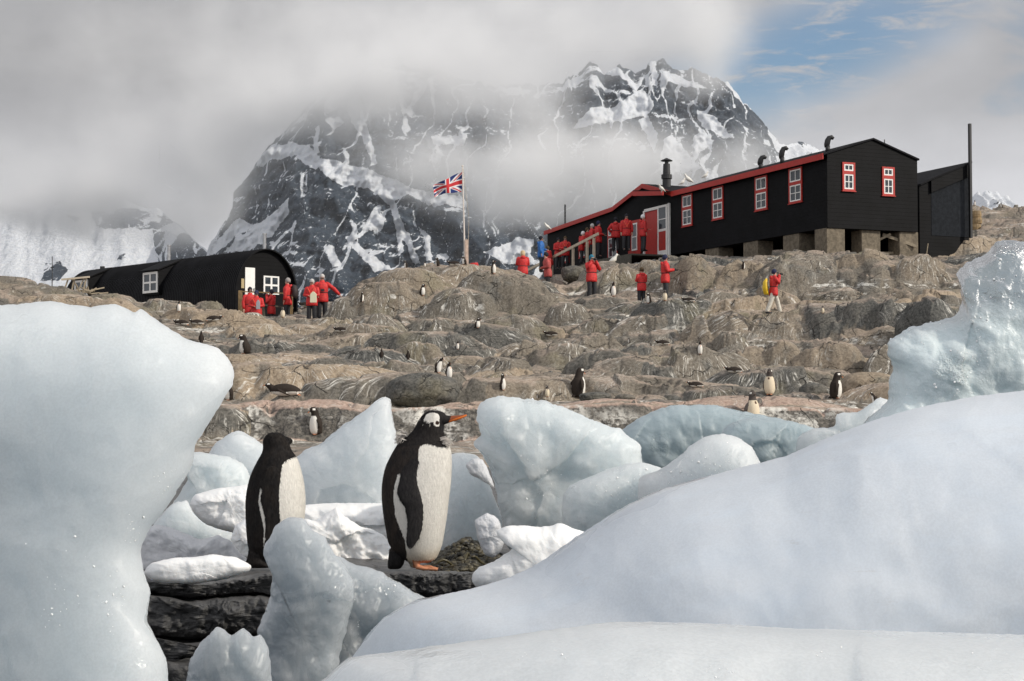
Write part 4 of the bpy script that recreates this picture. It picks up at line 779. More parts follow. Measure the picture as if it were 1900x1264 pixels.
def big_penguin():
    def S_(z, a, b, hy, yc=0.): x0, zz = Q(a, z); x1, _ = Q(b, z); return (zz, x0, x1, hy, yc)
    body = slices([S_(1128, 1262, 1400, .035), S_(1105, 1225, 1440, .062), S_(1060, 1170, 1466, .085), S_(1000, 1122, 1488, .10), S_(900, 1100, 1506, .115), S_(800, 1083, 1521, .123), S_(700, 1073, 1532, .127),
        S_(600, 1073, 1545, .125), S_(500, 1090, 1551, .118), S_(420, 1122, 1552, .108), S_(360, 1155, 1545, .095), S_(320, 1180, 1530, .083), S_(285, 1215, 1508, .072), S_(255, 1255, 1498, .066), S_(225, 1285, 1497, .062),
        S_(190, 1305, 1500, .060), S_(160, 1322, 1508, .057), S_(130, 1342, 1512, .050), S_(108, 1362, 1505, .040), S_(94, 1385, 1480, .026), S_(87, 1405, 1455, .010)], 72, 200)
    # bill: tapers to the right and slightly up
    bl = [(1455,150,.034,.030),(1500,150,.025,.024),(1540,146,.0165,.016),(1580,140,.0115,.0125),(1620,131,.0085,.009),(1648,121,.005,.006),(1659,118,.0015,.002)]
    bx = tube_np([(Q(a, b)[0], -.012+.0*i, Q(a, b)[1]) for i, (a, b, c, e) in enumerate(bl)], [(c, e) for a, b, c, e in bl], 20)
    fl = QP([(1322,385),(1262,420),(1222,500),(1203,580),(1192,640),(1212,690),(1248,740),(1262,820),(1262,900),(1254,960),(1258,995),(1282,1012),(1308,992),(1335,940),(1352,880),(1361,800),(1360,730),(1345,660),(1325,600),(1312,520),(1330,440)])
    cv = lambda x, z: -.02*np.clip((.50-np.asarray(z))/.35, 0, 1)+.03*np.clip((np.asarray(z)-.40)/.15, 0, 1)
    f1 = slab(fl, -.118, .016, 140, 12, cv); f2 = slab([(x*.92-.01, z) for x, z in fl], .122, .013, 100, 8)
    tl = QP([(1125,1040),(1118,1100),(1113,1150),(1120,1172),(1160,1176),(1205,1168),(1228,1120),(1235,1050),(1180,1000)]); t1 = slab(tl, .0, .035, 80, 8)
    parts = [body, bx, f1, f2, t1]
    for s, dx in ((-.035, 0.), (.045, -.03)):
        parts.append(tube_np([(Q(1300, 1110)[0]+.02+dx, s, .075), (Q(1300, 1140)[0]+.012+dx, s, .04), (Q(1305, 1160)[0]+.012+dx, s, .018), (Q(1370, 1168)[0]+dx, s-.006, .011), (Q(1440, 1172)[0]+dx, s-.010, .008)], [(.026, .026), (.017, .018), (.017, .014), (.020, .010), (.017, .006)], 14))
        for w_, yo, ln in ((-.022, -.020, .0), (0, 0, .014), (.020, .018, -.004)):
            parts.append(tube_np([(Q(1400, 1168)[0]+dx, s-.008+yo*.5, .010), (Q(1450, 1172)[0]+dx, s-.010+yo, .009), (Q(1486, 1176)[0]+dx+ln, s-.012+yo*1.3, .004)], [(.009, .008), (.008, .007), (.003, .003)], 8))
    V, f = join(parts); me, co = voxel('body', V, f, .0030, 2)
    x, y, z = co.T; n = .004*fbm(x*40, y*40, z*25, 3); n2 = .010*fbm(x*60, y*60, z*30, 2)
    C = np.tile(WHT, (len(co), 1)); C *= (1+.05*fbm(x*20, y*20, z*20, 3))[:, None]
    # dirtier lower belly
    C = C*(1-sm01((.14-z)/.1)*.18*np.array([.6, 1, 1.6]))
    backp = QP([(1385,310),(1345,322),(1330,350),(1328,430),(1318,520),(1275,515),(1192,512),(1178,560),(1160,625),(1163,700),(1172,780),(1190,850),(1215,905),(1238,965),(1245,1040),(1248,1110),(1240,1200),(900,1200),(900,200),(1385,200)])
    bd = in_poly(backp, x+n, z+n); pass
    isb = bd > -.0015
    # far side: mirrored simple division
    isb = np.where(y > .05, x < Q(1330, 0)[0]+.01*fbm(x*9, y*9, z*9, 2), isb)
    hd = in_poly(QP([(1100,100),(1120,340),(1345,318),(1400,315),(1470,335),(1515,338),(1535,300),(1560,200),(1580,60),(1100,60)]), x+n, z+n) > 0
    isf = (in_poly(fl, x, z) > -.004) & (y < -.104-.00*z)
    t = np.clip(fbm(x*28, y*28, z*14, 3)*.7+.4, 0, 1)[:, None]
    C[isb] = (BLK*1.3*(1-t)+BRN*1.5*t)[isb]; C[hd] = (BLK*1.1*(1-t*.4)+BRN*t*.4)[hd]; C[isf] = (BLK*1.4*(1-t*.5)+np.array([.04, .038, .040])*t*.5)[isf]
    ht = (z > .62) & (z < .72) & (x < Q(1500, 0)[0]); rim = np.clip((z-.60)/.03, 0, 1)
    # white eye patch and eye ring
    pt = in_poly(QP([(1363,150),(1372,122),(1395,104),(1430,100),(1462,112),(1478,138),(1490,165),(1482,190),(1450,188),(1430,165),(1395,168)]), x+n*.6, z+n*.6)
    C[(pt > 0) & (y < .0)] = WHT*.97
    ex, ez = Q(1456, 172); r = np.hypot(x-ex, z-ez); C[(r < .0175) & (y < 0)] = WHT; C[(r < .0095) & (y < 0)] = (.03, .012, .008)
    # speckles behind the eye
    sp = (in_poly(QP([(1335,150),(1360,120),(1440,190),(1400,200),(1350,185)]), x, z) > 0) & (fbm(x*160, y*160, z*160, 2) > .34) & (y < 0); C[sp] = (.5, .47, .42)
    ob = (x > Q(1545, 0)[0]+.35*(z-Q(0, 135)[1])) & (z > .66); C[ob] = np.array([.80, .20, .04]); C[ob & (z > Q(0, 120)[1]-.000+(x-Q(1640, 0)[0])*.35)] = (.25, .07, .03)
    C[(x > Q(1470, 0)[0]) & (x <= Q(1545, 0)[0]+.35*(z-Q(0, 135)[1])) & (z > .66)] = BLK*1.2
    ft = (z < .052) & (x > Q(1270, 0)[0]) & (z < .060-.0*x) & ((x > Q(1285, 0)[0])); C[ft] = PNK; C[ft & (x > Q(1462, 0)[0])] = (.03, .02, .02)
    tp = (in_poly(tl, x, z) > -.004) & (z < .09); C[tp] = BLK*1.2
    setcol(me, C); root = empty('gentoo_penguin', W((1310/3.7167+420), 1057, 7.75)); root.location.z = th(root.location.x, 7.75)
    root.location = W(1310/3.7167+420, 1057.6, 7.75)
    tag(root, 'big adult penguin in profile with raised orange bill and white eye patch', 'penguin', 'penguins in the foreground')
    link('body', me, M_FEATH, root, True); plumage(me, co, C, root, ~((x > Q(1440, 0)[0]) & (z > .66)) & ~ft & (z > .03) & (r > .02), 26000, 2)
    eye = MB(); Vs, Fs = slices([(ez+.006*math.sin(a), ex-.006*math.cos(a), ex+.006*math.cos(a), .006*math.cos(a), -.046) for a in np.linspace(-1.5, 1.5, 9)], 14, 14); eye.pts(Vs, Fs)
    me_ = Mat('eye_brown', (.02, .008, .005), .12); 
    # loose moulting tufts at nape and throat
    mt = Mat('moult_fluff', (.52, .48, .44), .95)
    for (cx_, cz_, dirx, yy) in ((1205, 275, -1, -.01), (1508, 300, 1, -.03)):
        tf = MB(); R = random.Random(int(cx_)); 
        for i in range(130):
            a, b_ = Q(cx_+R.gauss(0, 13), cz_+R.gauss(0, 16)); ln = R.uniform(.008, .024)*(1 if dirx < 0 else .6); an = R.uniform(-1.1, .9); y_ = yy+R.gauss(0, .010)
            tf.tube([(a-dirx*.02, y_, b_-.004), (a, y_, b_), (a+dirx*ln*math.cos(an), y_+R.gauss(0, .006), b_-.012+ln*math.sin(an))], [.0024, .002, .0006], 4)
        tf.build('feather_tuft', mt.m, root)
    return root
k2 = 1438.
def left_penguin():
    c0 = 300; q = lambda x, z: ((x-c0)/k2, (1172-z)/k2)
    def S_(z, a, b, hy, yc=0.): x0, zz = q(a, z); x1, _ = q(b, z); return (zz, x0, x1, hy, yc)
    body = slices([S_(1125, 225, 380, .03), S_(1100, 190, 420, .055), S_(1050, 160, 455, .08), S_(1000, 147, 480, .10), S_(900, 138, 520, .118), S_(800, 133, 538, .127), S_(700, 133, 541, .128), S_(600, 148, 532, .122), S_(520, 172, 515, .112),
        S_(450, 205, 495, .098), S_(415, 224, 480, .088), S_(390, 238, 462, .078), S_(365, 247, 445, .068), S_(335, 249, 433, .062), S_(300, 249, 420, .060), S_(270, 262, 400, .054), S_(250, 285, 375, .036), S_(242, 310, 350, .014)], 64, 170)
    fl = [q(*p) for p in [(300,480),(262,560),(250,640),(258,720),(280,790),(290,860),(290,930),(282,1000),(300,1010),(345,950),(380,880),(392,800),(392,700),(388,600),(385,520),(350,470)]]
    f1 = slab(fl, -.112, .017, 120, 10); f2 = slab([(x*.6+.10, z) for x, z in fl], .11, .012, 80, 6)
    tl = [q(*p) for p in [(160,1030),(152,1090),(132,1150),(140,1166),(200,1170),(290,1166),(302,1150),(270,1090),(262,1030)]]; t1 = slab(tl, -.02, .045, 80, 8)
    bill = tube_np([(q(395, 300)[0], .03, q(0, 300)[1]), (q(430, 305)[0], .075, q(0, 305)[1]), (q(440, 308)[0], .12, q(0, 308)[1])], [.022, .012, .002], 12)
    parts = [body, f1, f2, t1, bill]
    for s in (-.03, .05): parts.append(tube_np([(q(330, 0)[0], s, .06), (q(335, 0)[0], s, .02), (q(420, 0)[0], s+.02, .010)], [(.024, .024), (.02, .014), (.02, .006)], 12))
    V, f = join(parts); me, co = voxel('body', V, f, .004, 2); x, y, z = co.T; n = .003*fbm(x*40, y*40, z*25, 3)
    C = np.tile(WHT*1.02, (len(co), 1)); bk = [q(*p) for p in [(600,100),(600,380),(470,408),(425,430),(402,455),(396,500),(392,560),(384,620),(386,700),(392,800),(392,900),(360,1000),(330,1180),(0,1180),(0,100)]]
    d = in_poly(bk, x+n, z+n) > 0; d = np.where(y > .06, x < .05, d)
    t = np.clip(fbm(x*28, y*28, z*14, 3)*.7+.3, 0, 1)[:, None]; blk = BLK*.8*(1-t)+BRN*.6*t; C[d] = blk[d]
    st = in_poly([q(*p) for p in [(258,612),(272,628),(262,660),(258,700),(272,745),(288,800),(296,880),(292,960),(280,1010),(276,1000),(282,900),(274,830),(256,760),(247,710),(250,660)]], x+n*.6, z+n*.6) > 0; C[st & (y < 0)] = WHT
    C[(z > .60) & (y > .03) & (x < q(275, 0)[0]) ] = WHT; ep = (z > q(0, 290)[1]) & (z < q(0, 255)[1]) & (y > .0) & (x < q(268, 0)[0]); C[ep] = WHT
    setcol(me, C); root = empty('gentoo_penguin', W(c0/3.7167+420, 1054.5, 7.75)); tag(root, 'dark backed penguin facing away on the ledge, partly hidden by the tall grey ice block', 'penguin', 'penguins in the foreground'); link('body', me, M_FEATH, root, True); plumage(me, co, C, root, z > .03, 18000, 3)
big_penguin(); left_penguin()
# ---- small penguins: built facing +x, height 1
def small_penguin(kind):
    """kind: up, hunch, tuck, lie, chick, wing, stoop"""
    ch = kind == 'chick'; fat = 1.18 if ch else 1.
    sl = [(.03,-.07,.10,.08,0),(.07,-.12,.15,.125,0),(.16,-.15,.185,.155,0),(.28,-.155,.20,.17,0),(.42,-.14,.195,.168,0),(.54,-.115,.175,.15,0),(.63,-.09,.145,.122,0),(.70,-.08,.12,.105,0),(.76,-.075,.105,.092,0),(.83,-.07,.105,.086,0),(.90,-.06,.10,.078,0),(.95,-.035,.075,.05,0),(.985,-.01,.045,.02,0)]
    lean = 0
    if kind == 'hunch': sl = [(z*.86 if z > .6 else z*.92, a+.10*max(0, z-.6)*2-.02, b+.16*max(0, z-.6)*2+.02, h*1.12, y) for z, a, b, h, y in sl]
    if kind == 'tuck': sl = [(z*.72, a*1.1+.2*max(0, z-.5), b*1.15+.35*max(0, z-.5), h*1.15, y) for z, a, b, h, y in sl]
    if kind == 'stoop': sl = [(z*(1-.18*z), a+.45*max(0, z-.35)**1.2, b+.45*max(0, z-.35)**1.2, h, y) for z, a, b, h, y in sl]
    sl = [(z, a*fat, b*fat, h*fat, y) for z, a, b, h, y in sl]
    body = slices(sl, 28, 50); hz = sl[9][0]; hx = sl[9][2]; top = sl[-1][0]
    dn = {'hunch': -.10, 'tuck': -.13, 'stoop': -.12, 'wing': .03}.get(kind, .005); bl = .13
    bill = tube_np([(hx-.03, 0, hz+.02), (hx+.03, 0, hz+.02+dn*.25), (hx+bl, 0, hz+.01+dn)], [(.035, .032), (.018, .017), (.003, .003)], 10)
    parts = [body, bill]
    z0 = sl[6][0]-.01; z1 = sl[2][0]+.03
    for s in (-1, 1):
        out = .22 if kind == 'wing' else .02
        yb = s*(sl[5][3]+.0)
        pts = [(.02, yb*.8, z0), (-.01, s*(sl[4][3]+.01)+s*out*.4, (z0*.7+z1*.3)), (-.03, s*(sl[3][3]+.02)+s*out, (z0*.35+z1*.65)), (-.04, s*(sl[3][3]+.01)+s*out*1.4, z1 if kind != 'wing' else z0*.5+z1*.5)]
        parts.append(tube_np(catmull(pts, 10), [(.016, .03), (.02, .05), (.02, .062), (.02, .066), (.02, .066), (.02, .062), (.018, .055), (.016, .045), (.012, .03), (.006, .012)], 10))
        parts.append(tube_np([(.03, s*.07, .05), (.05, s*.07, .015), (.15, s*.08, .01)], [(.028, .03), (.03, .016), (.04, .008)], 8))
    parts.append(tube_np([(-.07, 0, .12), (-.17, 0, .05), (-.25, 0, .015)], [(.08, .06), (.055, .025), (.03, .008)], 10))
    V, f = join(parts)
    if kind == 'lie':
        sp = catmull([(-.47, 0, .10), (-.40, 0, .14), (-.25, 0, .17), (-.05, 0, .185), (.15, 0, .185), (.30, 0, .20), (.38, 0, .26), (.43, 0, .30), (.49, 0, .315), (.53, 0, .31)], 40)
        rd = catmull([(.03, .02, 0), (.09, .08, 0), (.16, .14, 0), (.185, .175, 0), (.17, .165, 0), (.12, .12, 0), (.085, .085, 0), (.078, .078, 0), (.06, .06, 0), (.02, .02, 0)], 40)
        parts = [tube_np(sp, [(max(a, .01), max(b, .01)) for a, b, c in rd], 26), tube_np([(.50, 0, .31), (.56, 0, .31), (.64, 0, .295)], [.03, .017, .003], 8)]
        for s in (-1, 1): parts.append(tube_np(catmull([(.18, s*.14, .20), (.05, s*.20, .13), (-.10, s*.22, .06), (-.20, s*.21, .03)], 8), [(.03, .02), (.05, .02), (.06, .02), (.06, .02), (.06, .02), (.05, .02), (.04, .015), (.02, .01)], 8)); parts.append(tube_np([(-.36, s*.08, .06), (-.46, s*.09, .03)], [(.03, .03), (.035, .01)], 6))
        V, f = join(parts)
    if kind == 'never':
        x, y, z = V.T.copy(); nx = z*.98-.45; nz = (.20-x)*.85
        hd = np.clip((z-.62)/.3, 0, 1); nx2 = nx-.10*hd; nz2 = nz+.10*hd; 
        V = np.stack([nx2, y*1.05, np.maximum(nz2, .0)], 1)
        co0 = np.stack([x, y, z], 1)
    me, co = voxel('body', V, f, .017, 2); x, y, z = co.T
    if kind == 'lie':
        C = np.tile(WHT, (len(co), 1)); nn = .02*fbm(x*9, y*9, z*9, 3); C[(z+nn > .13) | (np.abs(y) > .17)] = BRN*.85; C[x > .36] = BRN*.6
        C[(x > .40) & (x < .47) & (z > .33) & (np.abs(y) > .03)] = WHT; C[x > .54] = ORG; C[(x < -.38) & (z < .07)] = PNK; setcol(me, C); me.materials.append(M_FEATH2); return me
    zt = sl[7][0] if kind != 'lie' else .70
    C = np.tile(WHT, (len(co), 1)); n = .02*fbm(x*9, y*9, z*9, 3)
    cxm = .035 if kind in ('up', 'wing', 'lie') else .05
    sh = .45*np.clip(z-.35, 0, 1)**1.2 if kind == 'stoop' else 0
    back = (x+n-sh < (cxm-.02 if not ch else -.05)+.10*np.clip((z-.45)/.3, 0, 1)); head = z+n*.6 > zt-.02
    flip = np.abs(y) > np.interp(z, [s[0] for s in sl], [s[3] for s in sl])+.004
    bc = BRN*.9 if not ch else np.array([.13, .11, .10]); C[back | flip] = bc; C[head] = bc*.8 if not ch else bc*.6
    if ch: C[~(back | flip | head)] = CRM
    ez = hz+.055; hw = .045; C[(np.abs(z-ez-.012) < .026) & (np.abs(y) > .028) & (x > hx-.13) & (x < hx-.045)] = WHT
    C[(x > hx+.035) & (z > hz-.25) & (np.abs(y) < .03) & (z > .4)] = ORG if not ch else (.10, .05, .03)
    C[(z < .04) & (x > .0)] = PNK
    setcol(me, C); me.materials.append(M_FEATH2); return me
PM = {k: small_penguin(k) for k in ('up', 'hunch', 'tuck', 'lie', 'chick', 'wing', 'stoop')}
def smooth_all(): 
    for m in PM.values(): m.shade_smooth()
smooth_all()
GP = 'penguins dotted over the rocky slope'
def peng(kind, px, py, hpx, yaw, label, name=None, d=None, wide=1., roll=0.):
    p = hit(px, py, 33) if d is None else None
    if d is not None: x = (px-950)/F*d; p = Vector((x, d, th(x, d)))
    full = {'up': .99, 'wing': .99, 'hunch': .85, 'tuck': .72, 'lie': .36, 'chick': .99, 'stoop': .83}[kind]
    h = hpx/F*p.y/full
    if d is not None: p = p.copy()
    o = bpy.data.objects.new('penguin_chick' if kind == 'chick' else 'gentoo_penguin', PM[kind]); S.collection.objects.link(o); o.location = p-Vector((0, 0, .012)); o.rotation_euler = (0, roll, math.radians(yaw)); o.scale = (h*wide, h*wide, h)
    tag(o, label, 'penguin', GP); return o
# ------------------------------------------------------------------ buildings
def painted(name, c, rough=.6, boards=None, amt=.25):
    m = Mat(name, c, rough); m.b.inputs['Specular IOR Level'].default_value = .5 if c[0] > .05 else .10; v = m.coord('Object'); n = m.noise(v, 6 if c[0] > .01 else 1.3, 6, .7); amt = amt if c[0] > .01 else .55; col = m.mix(m.mr(n, .3, .7), tuple(q*(1-amt) for q in c), tuple(q*(1+amt) for q in c)); m.base(col)
    h = m.math('MULTIPLY', m.noise(v, 40, 3), .15)
    if boards:                                            # horizontal weatherboards, real pitch in metres
        sp = m.n('ShaderNodeSeparateXYZ'); m.l(v, sp.inputs[0]); ax, pitch = boards; f = m.math('FRACT', m.math('DIVIDE', sp.outputs[ax], pitch))
        if ax == 2: h = m.math('ADD', h, m.math('SUBTRACT', 1., f))
        else: h = m.math('ADD', h, m.math('ABSOLUTE', m.math('SUBTRACT', f, .5)))
    m.bump(h, .8, .02); return m.m
M_BLACK = painted('tarred_black_boards', (.0032, .0032, .004), .62, (2, .16)); M_ROOF = painted('black_felt_roof', (.014, .014, .016), .8)
M_RED = painted('red_paint', (.42, .018, .010), .5, amt=.12); M_WHITE = painted('white_paint', (.84, .83, .80), .5, amt=.05)
M_CORR = painted('black_corrugated_iron', (.028, .031, .036), .5); M_CONC = painted('weathered_concrete', (.16, .132, .095), .9, amt=.4)
M_WOOD = painted('weathered_timber', (.30, .25, .18), .85, amt=.25); M_DWOOD = painted('dark_damp_timber', (.075, .07, .055), .85, amt=.3); M_PALEW = painted('pale_handrail_timber', (.55, .47, .36), .8, amt=.15)
M_STEEL = Mat('dull_steel_flue', (.42, .42, .42), .35, Metallic=.8).var(5, .2); M_IRON = Mat('black_iron', (.014, .014, .015), .5).var(5, .2)
_g = Mat('dark_window_glass', (.035, .045, .055), .06); _g.bump(_g.noise(_g.coord(), 2.5, 2), .12, .02); M_GLASS = _g.m
M_OCHRE = Mat('ochre_barrel', (.26, .18, .09), .7).var(5, .3); M_POLE = painted('pale_flagpole_paint', (.72, .66, .60), .5, amt=.06); M_POST = Mat('brown_post', (.22, .15, .07), .8).var(8, .3)
def win(root, wall, u, z0, z1, wd, split=.42, label=None, surround=True, off=.0, mat=None):
    """double window stacked in one red surround; wall 'f' is the plane x=0 facing -x, 'g' the plane y=0 facing -y"""
    def bx(mb, a0, a1, d0, d1, b0, b1):                   # a along wall, d outwards, b up
        if wall == 'f': mb.box(off-d1, off-d0, a0, a1, b0, b1)
        else: mb.box(a0, a1, off-d1, off-d0, b0, b1)
    s = .085; h = wd/2; H = z1-z0; fr = MB()
    bx(fr, u-h, u+h, .0, .045, z0, z0+s*.8); bx(fr, u-h, u+h, 0, .045, z1-s*.9, z1); bx(fr, u-h, u-h+s, 0, .044, z0+s*.8, z1-s*.9); bx(fr, u+h-s, u+h, 0, .044, z0+s*.8, z1-s*.9)
    zs = z0+H*(1-split); bx(fr, u-h+s, u+h-s, 0, .043, zs-.07, zs+.07); bx(fr, u-h-.03, u+h+.03, .0, .07, z0-.035, z0)
    w_ = fr.build('window', M_RED, root); 
    for k, (a, b, cross) in enumerate(((z0+s*.8, zs-.07, True), (zs+.07, z1-s*.9, False))):
        sa = MB(); f = .055; x0, x1 = u-h+s, u+h-s
        bx(sa, x0, x1, .0, .036, a, a+f); bx(sa, x0, x1, 0, .036, b-f, b); bx(sa, x0, x0+f, 0, .035, a+f, b-f); bx(sa, x1-f, x1, 0, .035, a+f, b-f); bx(sa, u-.018, u+.018, 0, .033, a+f, b-f)
        if cross: bx(sa, x0+f, u-.018, 0, .032, (a+b)/2-.015, (a+b)/2+.015); bx(sa, u+.018, x1-f, 0, .032, (a+b)/2-.015, (a+b)/2+.015)
        sa.build('sash', M_WHITE, w_); pa = MB(); bx(pa, x0+f*.5, x1-f*.5, .006, .012, a+f*.5, b-f*.5); pa.build('pane', M_GLASS, w_)
    return w_
def facade_t(px): k = (px-950)/F; c = W(1536, 422, 66); return (c.x-k*c.y)/(.384*1.0+k*.923)
def main_hut():
    c = W(1536, 422.5, 66); root = empty('station_hut', c, math.atan2(.384, .923)); tag(root, 'long black wooden hut with red trimmed white windows, raised on concrete piers', 'hut')
    WX, LY, HE, HP = 4.46, 28.4, 3.06, 3.76; T0 = 13.05; TP = 16.3; T1 = 19.7
    b = MB(); b.prism([(0, 0), (WX, 0), (WX, HE), (WX/2, HP-.03), (0, HE)], 'y', 0, T0)   # main block
    b.prism([(T0, -.0), (LY, -.0), (LY, 2.52), (T1, 2.90), (TP, 3.70), (T0, 2.9)], 'x', .0, WX-.3); b.build('wall', M_BLACK, root)
    # roof planes with a small overhang
    r = MB(); ov = .22; e0 = HE-.02; sl = (HP-HE)/(WX/2)
    r.prism([(-ov, e0-ov*sl), (-ov, e0-ov*sl+.07), (WX/2, HP+.07), (WX/2, HP)], 'y', -.07, T0); r.prism([(WX/2+.001, HP), (WX/2+.001, HP+.07), (WX+ov*.3, e0+.07-ov*sl*.3), (WX+ov*.3, e0-ov*sl*.3)], 'y', -.07, T0)
    r.prism([(T0+.01, 2.97), (TP, 3.76), (T1, 2.96), (LY+.15, 2.56), (LY+.15, 2.63), (T1, 3.03), (TP, 3.83), (T0+.01, 3.04)], 'x', -.12, WX)
    ro = r.build('roof', M_ROOF, root)
    g = MB(); g.prism([(-ov-.035, e0-ov*sl-.17), (-ov-.002, e0-ov*sl-.17), (-ov-.002, e0-ov*sl+.075), (-ov-.035, e0-ov*sl+.075)], 'y', -.05, T0); g.build('fascia', M_RED, ro)
    g = MB()
    def rake(a, b_): g.prism([(a[0], a[1]-.19), (b_[0], b_[1]-.19), (b_[0], b_[1]+.03), (a[0], a[1]+.03)], 'x', -.17, -.125)
    rake((T0-.05, 3.0), (TP, 3.80)); rake((TP+.002, 3.80), (T1, 3.0)); rake((T1+.002, 3.0), (LY+.15, 2.60)); g.build('fascia', M_RED, ro)
    # porch over the door
    p = MB(); p.prism([(T0+.15, 2.86), (TP+.1, 3.2), (TP+.1, 3.44), (T0+.15, 3.06)], 'x', -.62, -.565); p.build('porch_fascia', M_RED, root)
    p = MB(); p.prism([(T0+.15, 3.061), (TP+.1, 3.441), (TP+.1, 3.48), (T0+.15, 3.10)], 'x', -.63, -.121); p.build('porch_roof', M_ROOF, root)
    # corner trims and shadow gap board
    tr = MB(); tr.box(-.03, -.002, -.03, .06, 0, HE-.25); tr.build('corner_board', M_BLACK, root)
    for px in (1277, 1334, 1415, 1479): t = facade_t(px); win(root, 'f', t, {1277: 1.25, 1334: 1.27, 1415: 1.28, 1479: 1.29}[px], 2.78, 1.02, .44)
    for x, z0, z1 in ((1.02, 1.56, 2.74), (2.98, 1.46, 2.66)): win(root, 'g', x, z0, z1, .62, .36)
    # windows of the low wing
    for px, z0, z1, wd in ((1050, .62, 1.72, .95), (1084, .72, 1.85, 1.15), (1138, .35, 2.0, 1.15)):
        t = facade_t(px); win(root, 'f', t, z0, z1, wd, .3)
    t = facade_t(1178); fr = MB(); fr.box(-.05, 0, t-.75, t+.62, .35, 2.1); wn = fr.build('window', M_RED, root); sa = MB(); sa.box(-.075, -.052, t-.42, t+.18, .55, 1.95); s_ = sa.build('sash', M_WHITE, wn)
    pa = MB(); pa.box(-.08, -.0765, t-.34, t+.10, .64, 1.22); pa.box(-.08, -.0765, t-.34, t+.10, 1.28, 1.87); pa.build('pane', M_GLASS, wn)
    # entrance: white frame, red door, outer leaf folded back to the right
    a, b_ = facade_t(1245.5), facade_t(1197); fr = MB(); fr.box(-.10, .0, b_-.14, b_, .0, 2.45); fr.box(-.10, 0, a+.02, a+.12, 0, 2.55); fr.box(-.10, 0, a+.12, b_-.14, 2.38, 2.52)
    # separate leaf, slightly opened towards the viewer
    fr.build('door_frame', M_WHITE, root)
    m_ = facade_t(1226); d = MB(); d.box(-.045, -.005, m_+.0, b_-.15, .0, 2.37); dr = d.build('door', M_RED, root)
    h = MB(); h.box(-.09, -.046, m_+.12, m_+.2, 1.1, 1.16); h.build('handle', M_IRON, dr)
    l_ = MB(); y0, y1 = a+.13, m_-.01; X0, X1 = -.16, -.11
    l_.box(X0, X1, y0, y0+.09, -.12, 2.5); l_.box(X0, X1, y1-.11, y1, -.02, 2.5); l_.box(X0, X1, y0+.09, y1-.11, -.02, .28); l_.box(X0, X1, y0+.09, y1-.11, 1.22, 1.34); l_.box(X0, X1, y0+.09, y1-.11, 2.40, 2.5); l_.box(X0, X1, y0+.09, y1-.11, 1.80, 1.84)
    lf = l_.build('outer_door', M_WHITE, root); q = MB(); q.box(X0+.01, X1-.008, y0+.092, y1-.112, .282, 1.218); q.build('lower_panel', M_RED, lf); q = MB(); q.box(X0+.015, X1-.012, y0+.092, y1-.112, 1.342, 2.398); q.build('pane', M_GLASS, lf)
    # concrete piers
    for (x0, x1, yy0, yy1, pz) in ((-.02, .86, .05, .95, 466), (1.75, 2.68, .15, .9, 468), (3.6, 4.55, .1, .9, 470)):
        p = MB(); p.box(x0, x1, yy0, yy1, -1.35, -.002); p.build('pier', M_CONC, root, bev=.015)
    for px in (1467, 1392, 1320): 
        t = facade_t(px); p = MB(); p.box(.05, .85, t-.62, t+.62, -1.4, -.003); p.build('pier', M_CONC, root, bev=.015)
    for t in (16, 20, 24, 28): p = MB(); p.box(.05, .8, t-.3, t+.3, -1.6, -.003); p.build('pier', M_CONC, root)
    p = MB(); p.box(WX-.12, WX-.05, .95, LY, -2.0, -.004); p.box(.9, WX-.13, T0-.5, T0-.4, -2., -.004); p.build('underfloor_blackout', M_BLACK, root)  # black panels added so the gaps under the floor look dark
    p = MB(); p.bar((3.0, .45, -.12), (4.4, -.03, -.62), .07, .12); p.bar((2.7, .5, -.42), (3.3, .3, -.1), .06, .1); p.bar((2.8, .6, -.9), (4.1, .55, -.85), .08, .1); p.build('loose_plank', M_WOOD, root)
    # chimney stack on the cross gable
    ch = MB(); cy_ = facade_t(1212)+.2; cx_ = .9
    ch.tube([(cx_, cy_, 3.3), (cx_, cy_, 4.02), (cx_, cy_, 4.05), (cx_, cy_, 4.25), (cx_, cy_, 4.28), (cx_, cy_, 4.8)], [.21, .21, .27, .27, .19, .17], 16)
    ch.tube([(cx_, cy_, 4.79), (cx_, cy_, 4.95)], [.10, .10], 8); ch.tube([(cx_, cy_, 4.94), (cx_, cy_, 4.97), (cx_, cy_, 5.10)], [.29, .30, .03], 16); ch.build('chimney', M_IRON, ro, smooth=False)
    # hooded cowls on the roof
    for px, s in ((1381, .54), (1420, .68), (1503, .62)):
        t = facade_t(px)-.6; x = .55; zb = HE+x*sl; cw = MB(); cw.tube([(x, t, zb), (x, t, zb+s*.45)], [.10, .10], 10)
        cw.tube([(x-.03, t+.04, zb+s*.35), (x-.02, t+.03, zb+s*.55), (x, t, zb+s*.8), (x+.05, t-.03, zb+s*.98), (x+.14, t-.08, zb+s*1.03), (x+.22, t-.12, zb+s*.93)], [.09, .12, .12, .11, .10, .06], 12); cw.build('roof_cowl', M_IRON, ro, smooth=True)
    mp_ = MB(); mp_.bar((3.25, .6, 3.3), (3.25, .6, 3.92), .03); mp_.bar((3.1, .6, 3.62), (3.5, .6, 3.58), .03); mp_.build('roof_bracket', M_IRON, ro)
    mp_ = MB(); t = facade_t(1031); mp_.tube([(.6, t, 2.5), (.6, t, 4.05)], [.05, .05], 8); mp_.build('stove_pipe', M_IRON, ro)
    # ramp, deck and handrail along the wing
    rt = empty('entrance_ramp', root.location, root.rotation_euler.z); tag(rt, 'weathered timber ramp and deck with a pale handrail leading up to the red door', 'ramp')
